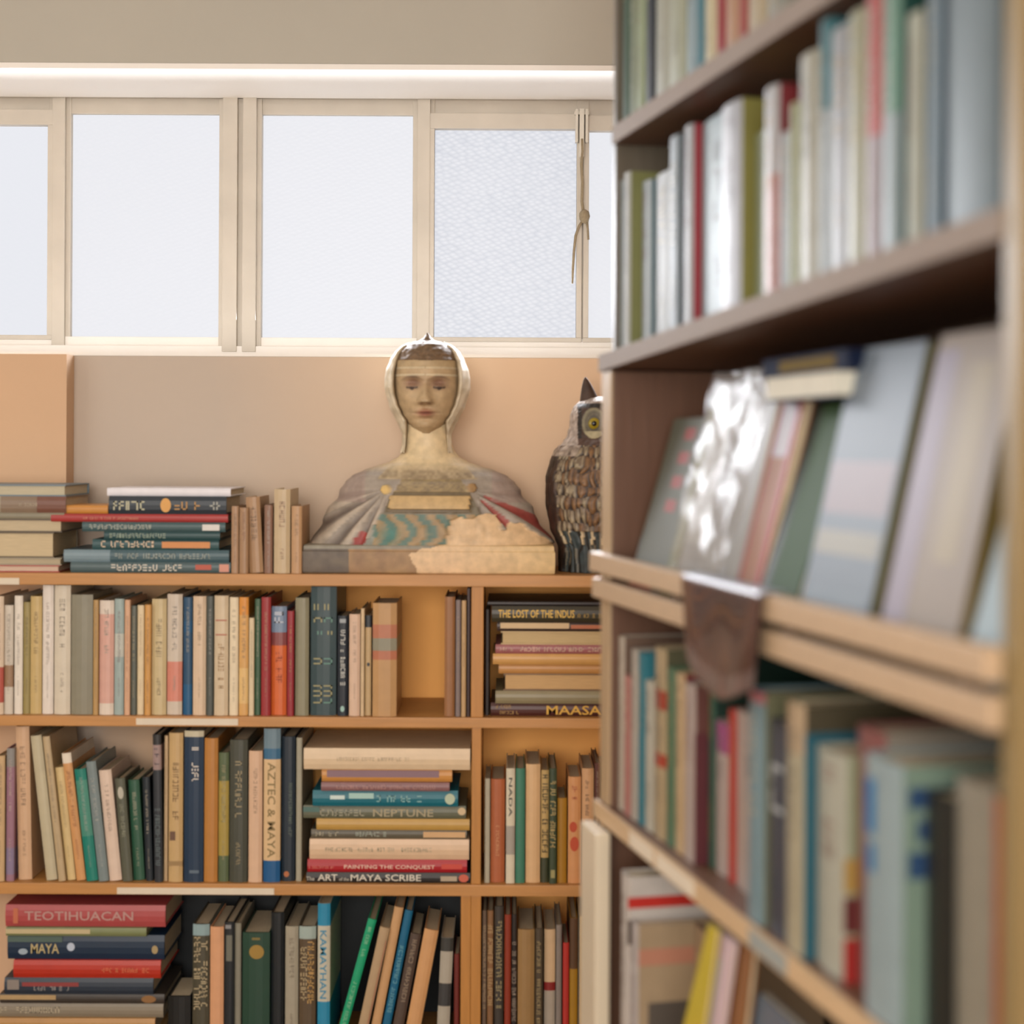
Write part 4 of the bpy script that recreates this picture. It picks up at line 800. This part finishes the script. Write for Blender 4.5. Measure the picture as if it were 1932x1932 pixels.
# head
c_face = rgb('bba17c')  # skin darker than the neck: backlit shade put into the face colour
hx = -8*SK; hy = -.012
fw = [(-816, .012), (-812, .020), (-804, .031), (-795, .0395), (-780, .049), (-760, .0565), (-740, .0605), (-720, .062), (-700, .062), (-680, .060), (-665, .055), (-655, .050), (-646, .040), (-640, .027), (-636, .012), (-629, .0045), (-622, .001)]
fd = [(-816, .040), (-804, .052), (-780, .062), (-740, .068), (-700, .069), (-680, .066), (-660, .054), (-646, .040), (-640, .027), (-636, .012), (-629, .0045), (-622, .001)]
vs = []; fs = []; cs = []; NR, NA = 230, 240
for j in range(NR+1):
    py = 817-(817-621.5)*j/NR; a = lerp(-py, fw)*(1.02+.06*g(py-730, 45)); b = lerp(-py, fd)
    for i in range(NA):
        ph = 2*pi*i/NA; x = a*sin(ph); y = -b*cos(ph); q = x/SK; k = 0; col = c_face
        if cos(ph) > 0.1:
            fr_ = 1.0
            # nose
            t_ = (py-722)/(757-722)
            if -.3 < t_ < 1.0: k += .0185*max(0, min(1, .25+.75*t_))*g(q, 4.2+3.8*max(0, t_))*min(1, (t_+.3)*2)
            elif t_ >= 1.0: k += .0185*g(q, 8)*g(py-757, 3.2)
            k += .006*(g(q-8, 3.6)+g(q+8, 3.6))*g(py-755, 4.5)            # nostrils
            for s in (-1, 1):
                ex = s*26
                k -= .0105*g(q-ex*.90, 12)*g(py-722, 9)
                k += .0060*g(q-ex, 8.5)*g(py-727, 5.0)
                k -= .0018*g(q-ex, 9)*g(py-731-.02*(q-ex)**2*0, 1.2)
                k += .0040*g(q-ex*1.02, 14)*g(py-(710+abs(q-ex)*.10), 3.6)
                k += .0035*g(q-s*33, 10)*g(py-752, 11)
            k += .0050*g(q, 10.5)*g(py-774.5, 2.8)+.0055*g(q, 8.5)*g(py-783, 3.2)-.0045*g(q, 14)*g(py-778.6, 1.3)
            k -= .003*g(q, 3)*g(py-767, 4); k -= .004*g(q, 12)*g(py-790, 3.2); k += .007*g(q, 12)*g(py-801, 7)
            # paint
            for s in (-1, 1):
                ex = s*26
                e1 = g(q-ex*.95, 12)*g(py-721, 8); col = mixc(col, rgb('7c5648'), min(1, e1*1.2)*.8)  # socket tone also puts the shading of the hollow into the paint
                br = g(py-(708.5+.016*(q-ex)**2), 1.7)*g(q-ex, 11); col = mixc(col, rgb('6c5444'), br*.9)
                lid = g(py-(730.5-.010*(q-ex)**2), 1.5)*(1 if abs(q-ex) < 12 else 0); col = mixc(col, rgb('3c302c'), lid*.9)
                ir = 1 if math.hypot(q-ex, py-730.5) < 4.4 and py > 728 else 0; col = mixc(col, rgb('3a2e2a'), ir*.85)
            lip = g(q, 10)*g(py-778.5, 5); col = mixc(col, rgb('9c5a4a'), min(1, lip*1.3)*.85)
            col = mixc(col, rgb('6c4438'), g(q, 12)*g(py-778.6, 1.1)*.8)
            col = mixc(col, rgb('806048'), (g(q-7, 3)+g(q+7, 3))*g(py-760.5, 1.6)*.9)
        hl = 678-abs(q)*.03
        if py < hl: 
            n_ = vnoise(q*.35, py*.35); col = mixc(rgb('5c4a38'), rgb('7c6248'), n_); k += .003+.004*vnoise(q*.16+9, py*.2)
        elif py < 692: k += .0015; col = mixc(c_face, rgb('b09a74'), .5)
        for l_ in (692, 706): 
            if abs(py-l_) < 2.2 and abs(q) > 0: k += .0012; col = mixc(col, rgb('e0d4b4'), .5)
        rad = math.hypot(x, y) or 1
        vs.append((x+hx+k*x/rad*.3, hy+y-k*(1 if cos(ph) > 0 else -1)*max(.2, abs(cos(ph)))**.5, zz(py))); cs.append(col)
for j in range(NR):
    for i in range(NA): fs.append((j*NA+i, j*NA+(i+1)%NA, (j+1)*NA+(i+1)%NA, (j+1)*NA+i))
fs.append(tuple(range(NA))[::-1]); fs.append(tuple(NR*NA+i for i in range(NA)))
mesh('head', vs, fs, [MB], bust, smooth=True, cols=cs)
# hood: a shell round the head, open in front, running down into the throat
ow = [(-855, .0525), (-840, .0485), (-820, .0475), (-803, .054), (-790, .061), (-765, .0735), (-730, .0835), (-712, .0835), (-697, .0815), (-675, .073), (-660, .064), (-648, .052), (-640, .036), (-636, .02)]
od = [(-855, .049), (-840, .047), (-800, .062), (-765, .076), (-730, .084), (-697, .084), (-670, .076), (-650, .058), (-640, .036), (-636, .02)]
vs = []; fs = []; cs = []; NR, NA = 120, 90
for j in range(NR+1):
    py = 855-(855-637)*j/NR; a = lerp(-py, ow); b = lerp(-py, od); ai = max(lerp(-py, fw)*(1.03+.06*g(py-730, 45)), .0425)
    if py < 668: ai = max(ai, a*.86)
    p0 = math.asin(min(.96, ai/a)) if ai > 0 else 0.02
    for sh_ in (0, 1):
        for i in range(NA+1):
            ph = p0+(2*pi-2*p0)*i/NA; e_ = min(i, NA-i)/5.0; th = (.0075 if py < 800 else .0075-.0068*(py-800)/55)*(0 if sh_ == 0 else 1)
            roll = .0028*(1-min(1, e_))*(-1 if sh_ == 0 else -1)
            a_ = a-th+roll*0; b_ = b-th; wv = .0012*sin(ph*17+py*.05)*(1 if sh_ == 0 else 0)
            vs.append((hx+(a_+wv)*sin(ph), hy+.004-(b_+wv)*cos(ph), zz(py)))
            cs.append(mixc(rgb('e2d6be'), rgb('c0ae8c'), vnoise(ph*4, py*.06)*.7) if sh_ == 0 else rgb('8c7658'))
W_ = 2*(NA+1)
for j in range(NR):
    for i in range(NA):
        p = j*W_+i; fs.append((p, p+1, p+1+W_, p+W_)); p += NA+1; fs.append((p, p+W_, p+1+W_, p+1))
    for i in (0, NA):
        p = j*W_+i; q_ = (p, p+W_, p+W_+NA+1, p+NA+1); fs.append(q_ if i == 0 else q_[::-1])
p = NR*W_; fs.append(tuple(p+i for i in range(NA+1)))
mesh('hood', vs, fs, [MB], bust, smooth=True, cols=cs)

# ------------------------------------------------------------------ owl
ox = un(1138, 1083, 3.06).x
owl = empty('owl_figure', (ox, 3.115, bz), label='brown speckled horned owl figure behind the bookcase edge, right of the bust', cat='owl figure')
MO = attr_mat('owl_paint', .45, 90, .2, .5)
oh = [(-1083, .080), (-1035, .081), (-1022, .087), (-1000, .097), (-950, .106), (-900, .106), (-870, .098), (-850, .090), (-835, .078), (-820, .068), (-800, .063), (-780, .062), (-765, .056), (-755, .047), (-748, .034), (-744, .018), (-743, .002)]
odp = [(-1083, .070), (-1020, .078), (-950, .086), (-880, .080), (-840, .066), (-800, .060), (-770, .056), (-755, .045), (-748, .032), (-744, .017), (-743, .002)]
vs = []; fs = []; cs = []; NR, NA = 240, 220
cream = rgb('a89a7e'); brn = rgb('4c3428'); och = rgb('8f6c46'); drk = rgb('28221e'); slt = rgb('3a4648')
for j in range(NR+1):
    py = 1083-(1083-743)*j/NR; a = lerp(-py, oh); b = lerp(-py, odp)
    for i in range(NA):
        ph = 2*pi*i/NA; s_ = ph if ph < pi else ph-2*pi; x = a*sin(ph); y = -b*cos(ph); q = x/SK; k = 0
        if py > 838:
            s0_ = s_; s_ += .16*(vnoise(s_*7, py*.04)-.5); rowh = 25.0; rr_ = (py+16*(vnoise(s0_*5+7, py*.05)-.5)-838)/rowh; ri = math.floor(rr_); fr_ = rr_-ri; cw = .125
            cc = s_/cw+(.5 if ri % 2 else 0)+.25*hsh(ri, 3); ci = math.floor(cc); fc = cc-ci-.5
            sc = max(0, 1-(2*fc)**2-max(0, fr_-.45)**2*3.2*(.4+abs(2*fc)))*(.35+.65*fr_); hh = hsh(ri, ci)
            wing = abs(s_) > .95+.25*((py-960)/120)**2
            if wing: k = .004+.0015*sc; col = mixc(brn, drk, vnoise(s_*9, py*.05))
            elif py > 1003:
                k = .002*sin(s_*34); col = mixc(slt, drk, .5+.5*sin(s_*34+2)); col = mixc(col, cream, .35 if vnoise(s_*20, py*.02) > .72 else 0)
                if py < 1028 and abs(fc) < .3 and ci % 2 == 0: col = rgb('c8b490'); k += .003
            else:
                k = .0058*sc; col = mixc(brn, cream if hh > .25+.35*(abs(s_) < .45) else och, sc*1.5); col = mixc(col, drk, max(0, 1-sc*4)*.8)
                if abs(fc) < .10 and fr_ < .8: col = mixc(col, brn, .6)
            if py < 860 and abs(s_) > .6: col = mixc(rgb('b8a898'), brn, vnoise(s_*14, py*.2))  # pale shoulders: rim light from the window put into the colour
        else:
            col = mixc(rgb('cdbfb4'), brn, .05+.5*vnoise(s_*12, py*.16)); k = .002*vnoise(s_*20, py*.25)  # head colour lightened to stand for window light falling on it
            if cos(ph) > 0 and abs(q) < 41 and 766 < py < 826:      # facial discs
                e = math.hypot((abs(q)-19)/22, (py-796)/30)
                if e < 1: col = mixc(rgb('8c8468'), rgb('5c5442'), abs(sin(e*7))); k = -.004*(1-e)
                if e < .55: col = mixc(drk, rgb('6c6450'), e)
                if py > 812 and e < 1.05: col = rgb('aaa080')
                if e >= 1 or abs(q) < 4: col = mixc(brn, drk, .3)
            elif cos(ph) > 0 and abs(q) < 48 and 758 < py < 838: col = drk if py < 826 else brn
        rad = math.hypot(x, y) or 1
        vs.append((x+k*x/rad, y+k*y/rad, zz(py))); cs.append(col)
for j in range(NR):
    for i in range(NA): fs.append((j*NA+i, j*NA+(i+1)%NA, (j+1)*NA+(i+1)%NA, (j+1)*NA+i))
fs.append(tuple(range(NA))[::-1]); fs.append(tuple(NR*NA+i for i in range(NA)))
mesh('body', vs, fs, [MO], owl, smooth=True, cols=cs)
def ball(name, c, r, m, parent, sq=.5):
    bm = bmesh.new(); bmesh.ops.create_uvsphere(bm, u_segments=24, v_segments=14, radius=r)
    for v_ in bm.verts: v_.co = Vector((v_.co.x, v_.co.y*sq, v_.co.z))+Vector(c)
    me = bpy.data.meshes.new(name); bm.to_mesh(me); bm.free(); me.polygons.foreach_set('use_smooth', [True]*len(me.polygons)); return link(name, me, parent, [m])
for s in (-1, 1):
    e = ball('eye', (s*.0185, -.0535, zz(797)), .0115, mat('a89420', .2, .15, 60, name='yellow_glass', coat=.6), owl)
    ball('pupil', (s*.0185-.0005, -.0588, zz(797)), .0050, mat('0c0c0c', .15, .02, 10, name='black_glass'), e, .4)
    tv = []; tf = []; n_ = 14
    for j in range(13):
        f = j/12; rx = .0205*(1-f)**.7+.0008; ry = .012*(1-f)**.8+.0008
        cx_ = s*(.030+.004*f-.014*f*f*0); cz_ = zz(760)+f*(zz(706)-zz(760)); cx_ = s*(.024+.010*f)
        for k in range(n_): tv.append((cx_+rx*cos(2*pi*k/n_), -.012+ry*sin(2*pi*k/n_)+.004*f, cz_))
    for j in range(12):
        for k in range(n_): tf.append((j*n_+k, j*n_+(k+1)%n_, (j+1)*n_+(k+1)%n_, (j+1)*n_+k))
    tf.append(tuple(12*n_+k for k in range(n_)))
    mesh('ear_tuft', tv, tf, [mat('5a4234', .5, .4, 60, .5, 'tuft_paint')], owl, smooth=True)
v, f = tube([(0, -.052, zz(803)), (0, -.064, zz(808)), (0, -.068, zz(816)), (0, -.064, zz(823))], [.004, .007, .005, .001], 10)
mesh('beak', v, f, [mat('2c2824', .3, .1, 30, name='beak_paint')], owl, smooth=True)

# ------------------------------------------------------------------ labels of the books
def kind_of(o): return 'magazine' if o.get('mag') else 'book'
seen = set()
CUSTOM = {'small orange': 'small orange book on the red one, left of the navy book, second stack from left'}
by = {}
for e in ALLB: by.setdefault(e[2], []).append(e)
for ph, L in by.items():
    cnt = Counter(e[1] for e in L)
    for i, (root, desc, _, grp, o) in enumerate(L):
        lab_ = f"{desc} {kind_of(o)} {ph}"
        prev = L[i-1][1] if i else None; nxt = L[i+1][1] if i+1 < len(L) else None
        st = 'stack' in ph
        nb_ = None
        if cnt[desc] > 1 or len(lab_.split()) <= 12:
            rel_ = ('above the '+prev if st else 'right of the '+prev) if prev else (('below the '+nxt if st else 'left of the '+nxt) if nxt else None)
            if rel_ and len((lab_+' '+rel_+' one').split()) <= 16: lab_ += ', '+rel_+' one'
        lab_ = CUSTOM.get(desc, lab_)
        if lab_ in seen: print('DUPLICATE LABEL', lab_)
        if len(lab_.split()) > 16: print('LONG LABEL', lab_)
        seen.add(lab_); root['label'] = lab_
print('books', len(ALLB))
